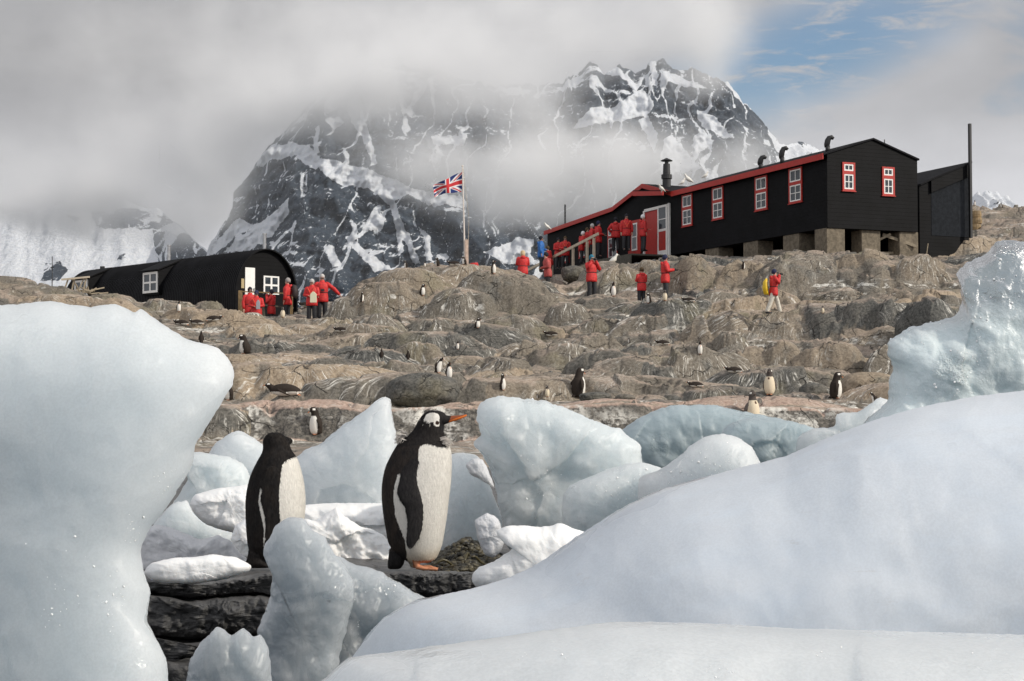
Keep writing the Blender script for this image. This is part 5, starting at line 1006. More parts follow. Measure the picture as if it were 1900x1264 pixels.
    d0, d1 = facade_t(1248), facade_t(1166); e = facade_t(1005)-1.0; deck = MB(); deck.box(-2.3, -.19, d0-.2, d1, -.10, -.02); deck.box(-2.36, -2.302, d0-.2, d1-.2, -.55, -.03); deck.build('deck', M_DWOOD, rt)
    z_ = lambda t: -.02-(t-d1)*.115
    rp = MB(); rp.prism([(d1+.002, z_(d1)-.16), (e, z_(e)-.16), (e, z_(e)), (d1+.002, z_(d1))], 'x', -2.3, -1.0); rp.build('ramp_boards', M_DWOOD, rt)
    rp = MB(); rp.prism([(d1-.9, z_(d1-.9)-.30), (e, z_(e)-.24), (e, z_(e)-.02), (d1-.9, z_(d1-.9)-.10)], 'x', -2.36, -2.303); rp.build('side_beam', M_WOOD, rt)
    for t in np.linspace(d1+.1, e-.3, 7): p = MB(); p.box(-2.29, -2.19, t-.05, t+.05, z_(t)-1.5, z_(t)-.02); p.build('ramp_leg', M_DWOOD, rt)
    hr = MB(); hr.bar((-2.36, d1-1.4, z_(d1-1.4)+1.12), (-2.36, e+1.2, z_(e+1.2)+.95), .07, .14); hr.build('handrail', M_PALEW, rt)
    for k, t in enumerate((d1-.9, d1-.1, d1+1.6, d1+4.3, d1+8.0, e)): p = MB(); p.box(-2.42, -2.31, t-.055, t+.055, z_(t)-.25, z_(t)+1.02); p.build('rail_post', M_PALEW, rt)
    # lean-to shed beyond the gable
    sh = empty('corrugated_shed', root.matrix_world @ Vector((0, 0, 0)) if False else root.location, root.rotation_euler.z); tag(sh, 'narrow black corrugated iron shed with a sloping roof beyond the gable', 'shed')
    def loc(px, py, yl):                                  # local x of pixel at local depth yl
        cs, sn = math.cos(root.rotation_euler.z), math.sin(root.rotation_euler.z); k = (px-950)/F; o = root.location
        x = (k*(o.y+cs*yl)-o.x+sn*yl)/(cs-k*sn); wy = o.y+sn*x+cs*yl; return x, W(px, py, wy).z-o.z
    YS = 2.2; x0, zt0 = loc(1731, 334, YS); x1, zt1 = loc(1801, 303, YS); xb, zl = loc(1731, 437, YS); _, zb = loc(1731, 492, YS)
    cm = MB(); n = 44
    for i in range(n):                                    # corrugations are real ridges
        a = x0+(x1-x0)*i/n; b_ = x0+(x1-x0)*(i+.5)/n; c_ = x0+(x1-x0)*(i+1)/n; f = lambda q: zt0+(zt1-zt0)*(q-x0)/(x1-x0)-.55
        cm.pts([(a, YS, zl), (b_, YS-.013, zl), (c_, YS, zl), (a, YS, f(a)), (b_, YS-.013, f(b_)), (c_, YS, f(c_))], [(0, 1, 4, 3), (1, 2, 5, 4)])
    cm.build('corrugated_panel', M_CORR, sh)
    bd = MB(); bd.prism([(x0-.62, zb-.3), (x1, zb-.3), (x1, zt1-.05), (x0, zt0-.05), (x0-.62, zt0-.30)], 'y', YS+.01, YS+5); bd.build('wall', M_BLACK, sh)
    bd = MB(); bd.prism([(x0-.05, zt0-.58), (x1, zt1-.60), (x1, zt1-.04), (x0-.05, zt0-.04)], 'y', YS-.09, YS-.0); bd.build('gable_board', M_BLACK, sh)
    bd = MB(); bd.prism([(x0-.66, zt0-.30), (x0-.05, zt0-.02), (x1+.1, zt1), (x1+.1, zt1+.07), (x0-.05, zt0+.06), (x0-.66, zt0-.22)], 'y', YS-.14, YS+5.1); bd.build('roof', M_ROOF, sh)
    po = MB(); xp, zp = loc(1803, 230, YS-.2); _, zq = loc(1803, 442, YS-.2); po.box(xp-.055, xp+.055, YS-.30, YS-.18, zq, zp); po.build('corner_pole', M_IRON, sh)
    st = MB(); st.bar(tuple(root.location+Vector((0, 0, 0)))[:0] or (loc(1720, 480, 1.4)[0], 1.4, loc(1720, 480, 1.4)[1]), (loc(1724, 452, 1.4)[0], 1.4, loc(1724, 452, 1.4)[1]), .04); st.build('prop_stick', M_WOOD, sh)
    return root
HUT = main_hut()
def nissen():
    ang = math.atan2(.678, .735); Rr = 1.56; RZ = 1.98; gz = W(455, 576, 68).z; c = W(491, 576, 68.3); c.z = gz
    root = empty('arched_hut', c, ang); tag(root, 'black curved corrugated iron hut with a white door and white windows', 'hut')
    # local +x = across the end wall, local +y = along the hut; half circle on low walls
    Ht = 2.62; LN = 15.2; th_ = np.linspace(0, np.pi, 49); st = Ht-RZ
    prof_ = [(-Rr, 0)]+[(-Rr*math.cos(t), st+RZ*math.sin(t)) for t in th_]+[(Rr, 0)]
    V = []; f = []; ys = np.arange(-.20, LN, .07); n = len(prof_)
    for i, y in enumerate(ys):
        k = 1-.014*(i % 2); V += [(px*k, y, pz*k if pz > 0 else pz) for px, pz in prof_]
    for i in range(len(ys)-1):
        for j in range(n-1): f.append((i*n+j, i*n+j+1, (i+1)*n+j+1, (i+1)*n+j))
    b = len(V); V += [(px*.955, y, pz*.98 if pz > 0 else pz) for y in (-.20, LN-.01) for px, pz in prof_]       # inner lining gives the shell thickness
    for j in range(n-1): f.append((j, b+j, b+j+1, j+1)); f.append((b+j, b+n+j, b+n+j+1, b+j+1)); f.append(((len(ys)-1)*n+j, (len(ys)-1)*n+j+1, b+n+j+1, b+n+j))
    MB().pts(V, f).build('curved_shell', painted('black_corrugated_curve', (.006, .006, .007), .42), root, smooth=False)
    e = MB(); e.prism([(px*.95, max(pz*.975, -.0) if pz > 0 else -.4) for px, pz in prof_], 'y', -.02, .06); e.build('end_wall', M_BLACK, root); e = MB(); e.prism([(px*.95, pz*.975 if pz > 0 else -.4) for px, pz in prof_], 'y', LN-.2, LN-.1); e.build('end_wall', M_BLACK, root)
    d = MB(); d.box(-1.02, -.54, -.07, -.022, .02, 1.78); dr = d.build('door', M_WHITE, root); h = MB(); h.box(-.61, -.58, -.10, -.071, .8, .92); h.build('handle', M_IRON, dr)
    d = MB(); d.box(-1.20, -1.06, -.05, -.022, .9, 1.3); d.build('notice_board', Mat('faded_notice', (.45, .36, .2), .8).m, root)
    def fourpane(x0, x1, z0, z1, y, name='window'):
        w_ = MB(); s = .09; xm, zm = (x0+x1)/2, (z0+z1)/2; w_.box(x0, x1, y, y+.05, z0, z0+s); w_.box(x0, x1, y, y+.05, z1-s*.7, z1); w_.box(x0, x0+s*.8, y, y+.049, z0+s, z1-s*.7); w_.box(x1-s*.8, x1, y, y+.049, z0+s, z1-s*.7)
        w_.box(xm-.045, xm+.045, y, y+.048, z0+s, z1-s*.7); w_.box(x0+s*.8, xm-.045, y, y+.047, zm-.04, zm+.04); w_.box(xm+.045, x1-s*.8, y, y+.047, zm-.04, zm+.04)
        o = w_.build(name, M_WHITE, root); p = MB(); p.box(x0+.03, x1-.03, y+.02, y+.03, z0+.03, z1-.03); p.build('pane', M_GLASS, o); return o
    fourpane(-.10, .68, .70, 1.48, -.075)
    # dormers in the curved side (facing local -x)
    for py_, zz in ((345, 6.0), (178, 12.4)):
        y0 = zz-.1; y1 = y0+1.25; dm = MB(); X = -Rr-.12
        dm.prism([(X, 1.0), (X, 1.95), (-.75, 2.32), (-.9, 1.0)], 'y', y0-.1, y0-.04); dm.prism([(X, 1.0), (X, 1.95), (-.75, 2.32), (-.9, 1.0)], 'y', y1+.04, y1+.1)
        dm.prism([(X-.12, 1.95), (X-.12, 2.01), (-.5, 2.56), (-.5, 2.5)], 'y', y0-.2, y1+.2); dm.prism([(X, .9), (-1.3, .9), (-1.3, .98), (X, .98)], 'y', y0-.1, y1+.1); do = dm.build('dormer', M_BLACK, root)
        w_ = MB(); s = .10; z0, z1 = 1.0, 1.93; ym, zm = (y0+y1)/2, (z0+z1)/2; a, b_ = X-.03, X+.02
        w_.box(a, b_, y0, y1, z0, z0+s); w_.box(a, b_, y0, y1, z1-s, z1); w_.box(a, b_-.001, y0, y0+s, z0+s, z1-s); w_.box(a, b_-.001, y1-s, y1, z0+s, z1-s); w_.box(a, b_-.002, ym-.05, ym+.05, z0+s, z1-s); w_.box(a, b_-.003, y0+s, ym-.05, zm-.04, zm+.04); w_.box(a, b_-.003, ym+.05, y1-s, zm-.04, zm+.04)
        wo = w_.build('window', M_WHITE, root); p = MB(); p.box(X-.005, X+.005, y0+.03, y1-.03, z0+.03, z1-.03); p.build('pane', M_GLASS, wo)
    for (x, y, s) in ((.45, .7, .75), (.3, 8.3, .78)):
        fl = MB(); z = 2.1; fl.tube([(x, y, z), (x, y, Ht+s*.9), (x, y, Ht+s*.9+.01), (x, y, Ht+s)], [.075, .075, .10, .10], 10); fl.tube([(x, y, Ht+.25), (x, y, Ht+.30)], [.095, .095], 10); fl.build('flue', M_STEEL, root)
    cp = MB(); cp.tube([(0, LN-1.2, Ht-.05), (0, LN-1.2, Ht+.12)], [.12, .12], 8); cp.build('vent_cap', M_IRON, root)
    return root
NIS = nissen()
# rail and bench in front of the arched hut
rl = empty('porch_rail', (0, 0, 0)); tag(rl, 'thin wooden rail on a stout brown post before the arched hut door', 'railing')
p0 = W(446, 541, 66.5); p1 = W(541, 545, 66.8); g0 = th(p0.x, p0.y); mb = MB(); mb.bar(p0, p1, .05); mb.build('rail', M_POST, rl); mb = MB(); mb.box(p0.x-.075, p0.x+.075, p0.y-.06, p0.y+.06, min(g0, p0.z-.8)-.1, p0.z+.04); mb.build('post', M_POST, rl)
mb = MB(); mb.box(p1.x-.05, p1.x+.05, p1.y-.05, p1.y+.05, th(p1.x, p1.y)-.1, p1.z+.02); mb.build('post', M_POST, rl)
bn = empty('bench', (0, 0, 0)); tag(bn, 'low plank bench behind the visitors under the hut window', 'bench'); a = W(483, 566, 67); b_ = W(545, 572, 67.2); mb = MB(); mb.bar(a, b_, .32, .06); mb.build('seat', M_DWOOD, bn)
for t in (.1, .9): q = a.lerp(b_, t); mb = MB(); mb.box(q.x-.05, q.x+.05, q.y-.12, q.y+.12, th(q.x, q.y)-.15, q.z-.03); mb.build('leg', M_DWOOD, bn)
# timber frame and crates at the far left of the arched hut
fr = empty('timber_frame', (0, 0, 0)); tag(fr, 'rickety timber trestle with a pale top bar by the left hut end', 'trestle'); D_ = 63.2
mb = MB(); mb.bar(W(114, 519, D_), W(166, 514, D_), .07); mb.build('top_bar', M_PALEW, fr)
for a, b_ in (((132, 545), (138, 517)), ((150, 545), (134, 517)), ((118, 543), (126, 519)), ((154, 544), (160, 515)), ((142, 546), (156, 516))): mb = MB(); mb.bar(W(*a, D_), W(*b_, D_+.1), .05); mb.build('leg', M_WOOD, fr)
cr_ = empty('driftwood_pile', (0, 0, 0)); tag(cr_, 'jumbled pile of broken planks beneath the half hidden hut window', 'wood pile'); R_0 = random.Random(4)
for i in range(14): a = W(R_0.uniform(156, 186), R_0.uniform(538, 546), 63.0+.05*i); b_ = a+Vector((R_0.uniform(-.5, .5), R_0.uniform(-.3, .3), R_0.uniform(.0, .22))); mb = MB(); mb.bar(a, b_, .05); mb.build('plank', M_WOOD, cr_)
ms_ = MB(); a = W(97, 530, 84); ms_.tube([a-Vector((0, 0, 1)), W(97, 476, 84)], [.03, .02], 6); ms_.bar(W(94, 497, 84), W(100, 497, 84), .04); tag(ms_.build('radio_mast', M_IRON), 'very thin mast on the snow line left of the curved hut', 'mast')
# flagpole and union flag
fp = hit(862, 490, 60); fp = Vector(((863-950)/F*67.2, 67.2, 0)); fp.z = th(fp.x, fp.y); fr = empty('flagpole', fp); tag(fr, 'slim pale flagpole on the crest of the rocky hill', 'flagpole')
top = W(858, 309, 67.2); mb = MB(); mb.tube([fp+Vector((.0, 0, -.1))-fp, top-fp], [.04, .025], 10); mb.tube([top-fp, top-fp+Vector((0, 0, .05))], [.05, .03], 8); mb.build('pole', M_POLE, fr)
mb = MB(); mb.bar(Vector((.09, -.05, -.1)), Vector((.06, -.05, 1.25)), .12); mb.build('pole_stake', Mat('pinkish_stake', (.62, .47, .38), .8).var(6, .2), fr)
mb = MB(); q = top-fp; mb.tube([Vector((.12, 0, .9)), Vector((.15, 0, 2.2)), q+Vector((.03, 0, -.1))], [.008]*3, 5); mb.build('halyard', M_PALEW, fr)
def flag():
    nu, nv_ = 120, 70; wd, ht = 1.42, .80; a0 = W(857.5, 319, 67.2)
    U, Vv = np.meshgrid(np.linspace(0, 1, nu), np.linspace(0, 1, nv_), indexing='ij')
    # flies to the left, fly end drooping and furled
    X = -U*1.22*(1-.05*Vv); Z = -Vv*ht*1.06*(1-.50*U)-.60*U**1.15+.05*np.sin(U*9+Vv*2)*U; Y = .10*np.sin(U*8.5+Vv*1.2)*(.25+U)+.05*np.sin(U*17+2*Vv)*U
    x = U*60; y = (1-Vv)*30; dd = lambda ax, ay, bx, by: np.abs((bx-ax)*(ay-y)-(ax-x)*(by-ay))/math.hypot(bx-ax, by-ay)
    B_ = np.array([.015, .035, .16]); Rr = np.array([.58, .03, .035]); Wc = np.array([.80, .78, .78]); C = np.tile(B_, U.shape+(1,))
    d1 = dd(0, 0, 60, 30); d2 = dd(0, 30, 60, 0); C[(d1 < 3) | (d2 < 3)] = Wc
    s1 = ((60)*(y-0)-(x-0)*30)/67.08; s2 = ((60)*(y-30)+(x-0)*30)/67.08; left = x < 30
    C[((s1 < 0) & (s1 > -2) & left) | ((s1 > 0) & (s1 < 2) & ~left)] = Rr; C[((s2 < 0) & (s2 > -2) & left) | ((s2 > 0) & (s2 < 2) & ~left)] = Rr
    C[(np.abs(x-30) < 5) | (np.abs(y-15) < 5)] = Wc; C[(np.abs(x-30) < 3) | (np.abs(y-15) < 3)] = Rr
    me = mesh_np('flag', np.stack([X, Y, Z], -1).reshape(-1, 3), [grid_faces(nu, nv_)], {'Col': C.reshape(-1, 3)}); m = Mat('flag_cloth', rough=.8); m.base(m.attr('Col').outputs['Color']); m.b.inputs['Subsurface Weight'].default_value = .1
    o = link('flag', me, m.m, smooth=True); o.location = a0; s = o.modifiers.new('t', 'SOLIDIFY'); s.thickness = .006; tag(o, 'union flag in red, white and blue flying left from the pole', 'flag')
flag()
bd_ = MB(); q = Vector(((874-950)/F*67.4, 67.4, 0)); q.z = th(q.x, q.y); bd_.tube([q, q+Vector((.05, 0, .18)), q+Vector((.22, 0, .20)), q+Vector((.3, 0, .05))], [.10, .14, .12, .06], 10); bundle = bd_.build('cloth_bundle', Mat('red_cloth', (.5, .03, .03), .8).m, smooth=True); tag(bundle, 'small red cloth bundle at the flagpole foot', 'bundle')
# barrels, small things on the right hill
for i, (px, py) in enumerate(((1811, 392), (1812, 404), (1810, 416))):
    a = W(px, py+12, 86); mb = MB(); mb.tube([a, a+Vector((0, 0, .02)), a+Vector((0, 0, .17)), a+Vector((0, 0, .33)), a+Vector((0, 0, .35))], [.24, .27, .29, .27, .24], 14); bo = mb.build('barrel', M_OCHRE, smooth=False)
    tag(bo, ['uppermost ochre barrel stacked beside the corrugated shed', 'middle ochre barrel of the stack beside the corrugated shed', 'lowest ochre barrel of the stack beside the corrugated shed'][i], 'barrel', 'barrels by the shed')
# snow petrel-white birds
def bird(px, py, d, s, label, yaw=0, z=None):
    p = W(px, py, d); 
    if z is not None: p.z = z
    V, f = join([tube_np([(-.20, 0, .03), (-.12, 0, .07), (0, 0, .12), (.09, 0, .16), (.12, 0, .22), (.15, 0, .25), (.18, 0, .25)], [(.015, .01), (.05, .03), (.075, .07), (.06, .06), (.035, .035), (.038, .036), (.015, .015)], 12), tube_np([(.17, 0, .25), (.23, 0, .235)], [.012, .003], 6), tube_np([(.01, .03, .06), (.02, .03, 0.0)], [.01, .008], 5), tube_np([(.01, -.03, .06), (.02, -.03, 0.0)], [.01, .008], 5)])
    me = bpy.data.meshes.new('body'); me.from_pydata([tuple(q) for q in V], [], f); o = link('white_bird', me, M_BIRD, smooth=True); o.location = p; o.scale = (s*.75, s*1.1, s*1.1); o.rotation_euler = (0, 0, math.radians(yaw)); tag(o, label, 'bird', 'white birds perched about the hut')
M_BIRD = Mat('white_feathers', (.78, .76, .70), .8).var(8, .06)
for a in ((1228, 357, 77.2, 1.3, 'white bird on the porch roof right of the chimney', 200), (1265, 345, 74.6, 1.2, 'white bird on the main roof edge, nearest the chimney', 0), (1278, 341, 73.6, 1.5, 'plump white bird on the main roof edge, middle of three', 180), (1308, 332, 72.2, 1.1, 'white bird on the main roof edge, right of two others', 0),
          (1016, 427, 91, 1.4, 'white bird on the far left end of the hut roof', 180), (1137, 492, 72, 1.7, 'white bird on the rock under the ramp deck', 0)): bird(*a)
# ------------------------------------------------------------------ visitors
M_SKIN = Mat('skin', (.50, .28, .20), .55).m; M_PARKA = Mat('red_parka', (.56, .022, .022), .62).var(14, .22, .5, .02); M_BLUEP = Mat('blue_parka', (.015, .13, .42), .6).var(14, .2, .5, .02)
M_TROU = Mat('black_waterproof_trousers', (.012, .013, .017), .6).var(10, .3, .4, .02); M_WTROU = Mat('off_white_trousers', (.62, .58, .50), .7).var(12, .12, .5, .02); M_BOOT = Mat('rubber_boots', (.015, .015, .018), .4).m
M_DUSTY = Mat('faded_red_parka', (.42, .07, .065), .7).var(14, .2, .5, .02)
HATS = {'black': (.012, .012, .02), 'white': (.80, .80, .80), 'grey': (.32, .30, .29), 'teal': (.02, .16, .24), 'navy': (.015, .02, .06), 'brown': (.07, .045, .02), 'blond': (.55, .42, .26), 'palegrey': (.5, .48, .46)}
HM = {k: Mat('knit_'+k if k not in ('brown', 'blond') else 'hair_'+k, v, .85).m for k, v in HATS.items()}
M_ORANGE = Mat('orange_life_strap', (.80, .10, .05), .5).m; M_PACK = Mat('dark_pack', (.03, .02, .02), .7).m; M_YEL = Mat('yellow_dry_bag', (.75, .50, .02), .45).m; M_CAM = Mat('black_camera', (.01, .01, .01), .3).m; M_MAP = Mat('map_bag', (.72, .70, .5), .35).m
ARM = {'down': ((.0, .27, 1.16), (.06, .27, .90)), 'camera': ((.12, .30, 1.22), (.20, .07, 1.55)), 'hold': ((.03, .28, 1.15), (.27, .08, 1.10)), 'look': ((.08, .27, 1.17), (.32, .06, 1.22)), 'reach': ((.06, .46, 1.22), (.12, .66, 1.0)), 'hip': ((-.08, .36, 1.18), (.08, .22, 1.0)), 'fold': ((.02, .26, 1.17), (.22, -.04, 1.18))}
def skin_mesh(name, pts, edges, rad, sub=1):
    me = bpy.data.meshes.new('t'); me.from_pydata([tuple(p) for p in pts], edges, []); o = bpy.data.objects.new('t', me); S.collection.objects.link(o)
    sk = o.modifiers.new('s', 'SKIN'); me.skin_vertices.new(name='') if not me.skin_vertices else None
    for i, r in enumerate(rad): me.skin_vertices[0].data[i].radius = r if isinstance(r, tuple) else (r, r)
    me.skin_vertices[0].data[0].use_root = True
    s = o.modifiers.new('b', 'SUBSURF'); s.levels = sub; s.render_levels = sub
    bpy.context.view_layer.update(); dg = bpy.context.evaluated_depsgraph_get(); nm = bpy.data.meshes.new_from_object(o.evaluated_get(dg)); bpy.data.objects.remove(o); bpy.data.meshes.remove(me); nm.name = name; return nm
def person(px, d, yaw, label, arms=('down', 'down'), hat='black', coat=None, trou=None, h=1.75, pack=None, legs=0., lean=0., carry=None, strap=False, top=None, kneel=0., py=None, belt=True, hair=False):
    coat = coat or M_PARKA; trou = trou or M_TROU
    if py is not None: g = hit(px, py, d); x, d, gz = g.x, g.y, g.z
    else: x = (px-950)/F*d; gz = th(x, d)
    if top is not None: gz = W(px, top, d).z-h            # stands on whatever carries the feet there (deck, ramp, ledge)
    root = empty('person', (x, d, gz), math.radians(yaw)); k = h/1.75; root.scale = (k, k, k); tag(root, label, 'person', 'visitors around the station')
    lz = lambda p: (p[0]+lean*max(0, p[2]-.9), p[1], p[2]-kneel*(1 if p[2] > .3 else 0))
    P = []; E = []; Rd = []
    def add(p, r, parent=None): P.append(lz(p)); Rd.append(r); i = len(P)-1; (E.append((parent, i)) if parent is not None else None); return i
    pel = add((0, 0, .93), (.13, .11)); sp_ = add((0, 0, 1.15), (.13, .10), pel); ch_ = add((0, 0, 1.38), (.15, .10), sp_); nk = add((.01, 0, 1.50), (.055, .055), ch_); hd = add((.02, 0, 1.60), (.075, .085), nk); hc = add((.025, 0, 1.70), (.07, .08), hd); add((.03, 0, 1.755), (.03, .035), hc)
    add((.115, 0, 1.605), (.014, .014), hd)               # nose
    hands = []; knees = []
    for s, am in ((-1, arms[0]), (1, arms[1])):
        el, wr = ARM[am]; sh = add((0, s*.19, 1.42), (.06, .06), ch_); e_ = add((el[0], s*el[1], el[2]), (.042, .042), sh); w_ = add((wr[0], s*wr[1], wr[2]), (.03, .03), e_)
        dv = (Vector(lz((wr[0], s*wr[1], wr[2])))-Vector(lz((el[0], s*el[1], el[2])))).normalized(); hands.append((Vector((wr[0], s*wr[1], wr[2])), dv))
        pm = add(tuple(Vector((wr[0], s*wr[1], wr[2]))+dv*.06), (.038, .02), w_)
        sd = dv.cross(Vector((0, 0, 1))); sd = sd.normalized() if sd.length > .1 else Vector((1, 0, 0)); b0 = Vector((wr[0], s*wr[1], wr[2]))
        for q, ln in ((-.028, .085), (-.01, .095), (.009, .092), (.027, .075)):
            f1 = add(tuple(b0+dv*(.075+ln*.5)+sd*q), .009, pm); add(tuple(b0+dv*(.07+ln)+sd*q*1.1+Vector((0, 0, -.015))), .007, f1)
        t1 = add(tuple(b0+dv*.06+sd*.045*s), .010, w_); add(tuple(b0+dv*.095+sd*.055*s), .008, t1)
        hp = add((0, s*.09, .90), (.09, .09), pel); lo = legs*s; kn = (.03+lo*.18, s*.11, .50+.0); an = (lo*.32, s*.12, .09)
        if kneel: kn = (.28, s*.14, .50+kneel*.9); an = (-.02, s*.12, .09)
        k_ = add(kn, (.06, .06), hp); P[k_] = (kn[0], kn[1], kn[2]-(kneel*.55)); a_ = add(an, (.042, .042), k_); P[a_] = an; t_ = add((an[0]+.15, an[1], .045), (.04, .03), a_); P[t_] = (an[0]+.15, an[1], .045); knees.append((P[k_], an))
    link('body', skin_mesh('body', P, E, Rd), M_SKIN, root, True)
    hipz = .93-kneel
    # parka: one shell of torso, sleeves and hood
    rings = [(-kneel+z, rx, ry, dx) for z, rx, ry, dx in ((.72, .17, .235, 0), (.80, .175, .24, 0), (.95, .175, .235, 0), (1.06, .15, .215, 0), (1.10, .155, .215, 0), (1.25, .175, .24, 0), (1.38, .17, .245, 0), (1.45, .13, .19, 0), (1.49, .10, .11, -.01), (1.53, .10, .10, -.015), (1.545, .09, .095, -.02))]
    parts = [tube_np([(lean*max(0, z+kneel-.9)+dx, 0, z) for z, rx, ry, dx in rings], [(ry, rx) for z, rx, ry, dx in rings], 18)]
    parts.append(tube_np([lz(p) for p in ((-.10, 0, 1.40), (-.14, 0, 1.46), (-.12, 0, 1.52))], [(.11, .05), (.12, .06), (.09, .05)], 12))
    for s, am in ((-1, arms[0]), (1, arms[1])):
        el, wr = ARM[am]; A = [lz((-.01, s*.13, 1.44)), lz((-.0, s*.205, 1.41)), lz((el[0]*.5, s*(.2+el[1])/2*1.0, (1.41+el[2])/2)), lz((el[0], s*el[1], el[2])), lz(((el[0]+wr[0])/2, s*(el[1]+wr[1])/2, (el[2]+wr[2])/2)), lz((wr[0], s*wr[1], wr[2]))]
        parts.append(tube_np(A, [.075, .088, .080, .075, .064, .052], 12))
    V, f = join(parts); R = np.random.RandomState(int(px)); V = V+.012*np.stack([fbm(V[:, 0]*7+px, V[:, 1]*7, V[:, 2]*9, 2), fbm(V[:, 0]*7, V[:, 1]*7+px, V[:, 2]*9+3, 2), 0*V[:, 0]], 1)
    me = bpy.data.meshes.new('parka'); me.from_pydata([tuple(v) for v in V], [], f); link('parka', me, coat, root, True)
    if belt: b = MB(); b.tube([lz((0, 0, 1.075)), lz((0, 0, 1.10))], [(.222, .162), (.222, .162)], 18); b.build('belt', M_PACK, root, True)
    parts = []
    for (kn, an), s in zip(knees, (-1, 1)): parts.append(tube_np([(0, s*.085, hipz-.02), ((kn[0])*.5, s*.10, (hipz+kn[2])/2), kn, ((kn[0]+an[0])/2, (kn[1]+an[1])/2, (kn[2]+an[2])/2), (an[0], an[1], .13), (an[0], an[1], .07)], [.125, .11, .092, .088, .085, .082], 12))
    V, f = join(parts); me = bpy.data.meshes.new('trousers'); me.from_pydata([tuple(v) for v in V], [], f); link('trousers', me, trou, root, True)
    for kn, an in knees: b = MB(); b.tube([(an[0]-.07, an[1], .05), (an[0], an[1], .055), (an[0]+.1, an[1], .045), (an[0]+.19, an[1], .03)], [(.045, .05), (.06, .06), (.055, .045), (.03, .022)], 10); b.build('boot', M_BOOT, root, True)
    b = MB(); hz = 1.655
    if hair: b.tube([lz(p) for p in ((-.06, 0, 1.51), (-.05, 0, 1.60), (-.01, 0, 1.70), (.0, 0, 1.75), (.01, 0, 1.78))], [(.09, .07), (.105, .085), (.108, .10), (.08, .085), (.02, .02)], 14)
    else: b.tube([lz(p) for p in ((-.045, 0, hz-.05), (-.012, 0, hz+.035), (.0, 0, hz+.09), (.005, 0, hz+.135), (.01, 0, hz+.155))], [(.085, .075), (.100, .108), (.092, .10), (.055, .06), (.015, .015)], 14)
    b.build('hair' if hair else 'hat', HM[hat], root, True)
    if hat == 'navy': b = MB(); b.tube([lz((.09, 0, hz+.01)), lz((.19, 0, hz-.005))], [(.07, .012), (.05, .008)], 10); b.build('cap_peak', HM[hat], root, True)
    g = MB(); g.box(*(lambda c: (c[0]-.0, c[0]+.025, -.07, .07, c[2]-.018, c[2]+.018))(lz((.095, 0, 1.635)))); g.build('sunglasses', M_CAM, root)
    if strap: b = MB(); b.bar(lz((.165, -.15, 1.45)), lz((.19, .02, 1.14)), .05, .03); b.bar(lz((.165, .15, 1.45)), lz((.19, -.02, 1.14)), .05, .03); b.build('strap', M_ORANGE, root)
    if pack: b = MB(); b.tube([lz((-.26, 0, 1.02)), lz((-.30, 0, 1.08)), lz((-.31, 0, 1.28)), lz((-.27, 0, 1.46)), lz((-.22, 0, 1.50))], [(.13, .09), (.17, .12), (.18, .12), (.14, .09), (.08, .04)], 14); b.build('backpack', pack, root, True)
    if 'camera' in arms or 'look' in arms or carry == 'cam':
        c = lz((.25, 0, 1.60)) if 'camera' in arms else (lz((.38, 0, 1.22)) if 'look' in arms else lz((.26, 0, 1.16))); b = MB(); b.box(c[0]-.03, c[0]+.03, -.07, .07, c[2]-.045, c[2]+.045); b.tube([(c[0]+.031, 0, c[2]), (c[0]+.10, 0, c[2])], [.04, .036], 10); co = b.build('camera', M_CAM); co.parent = root
    return root
def rd(px, off):
    """distance of the ramp centre line (off metres out from the hut wall) in direction px"""
    k = (px-950)/F; c = HUT.location; t = (c.x-.923*off-k*(c.y-.384*off))/(.384+.923*k); return c.y+.923*t-.384*off
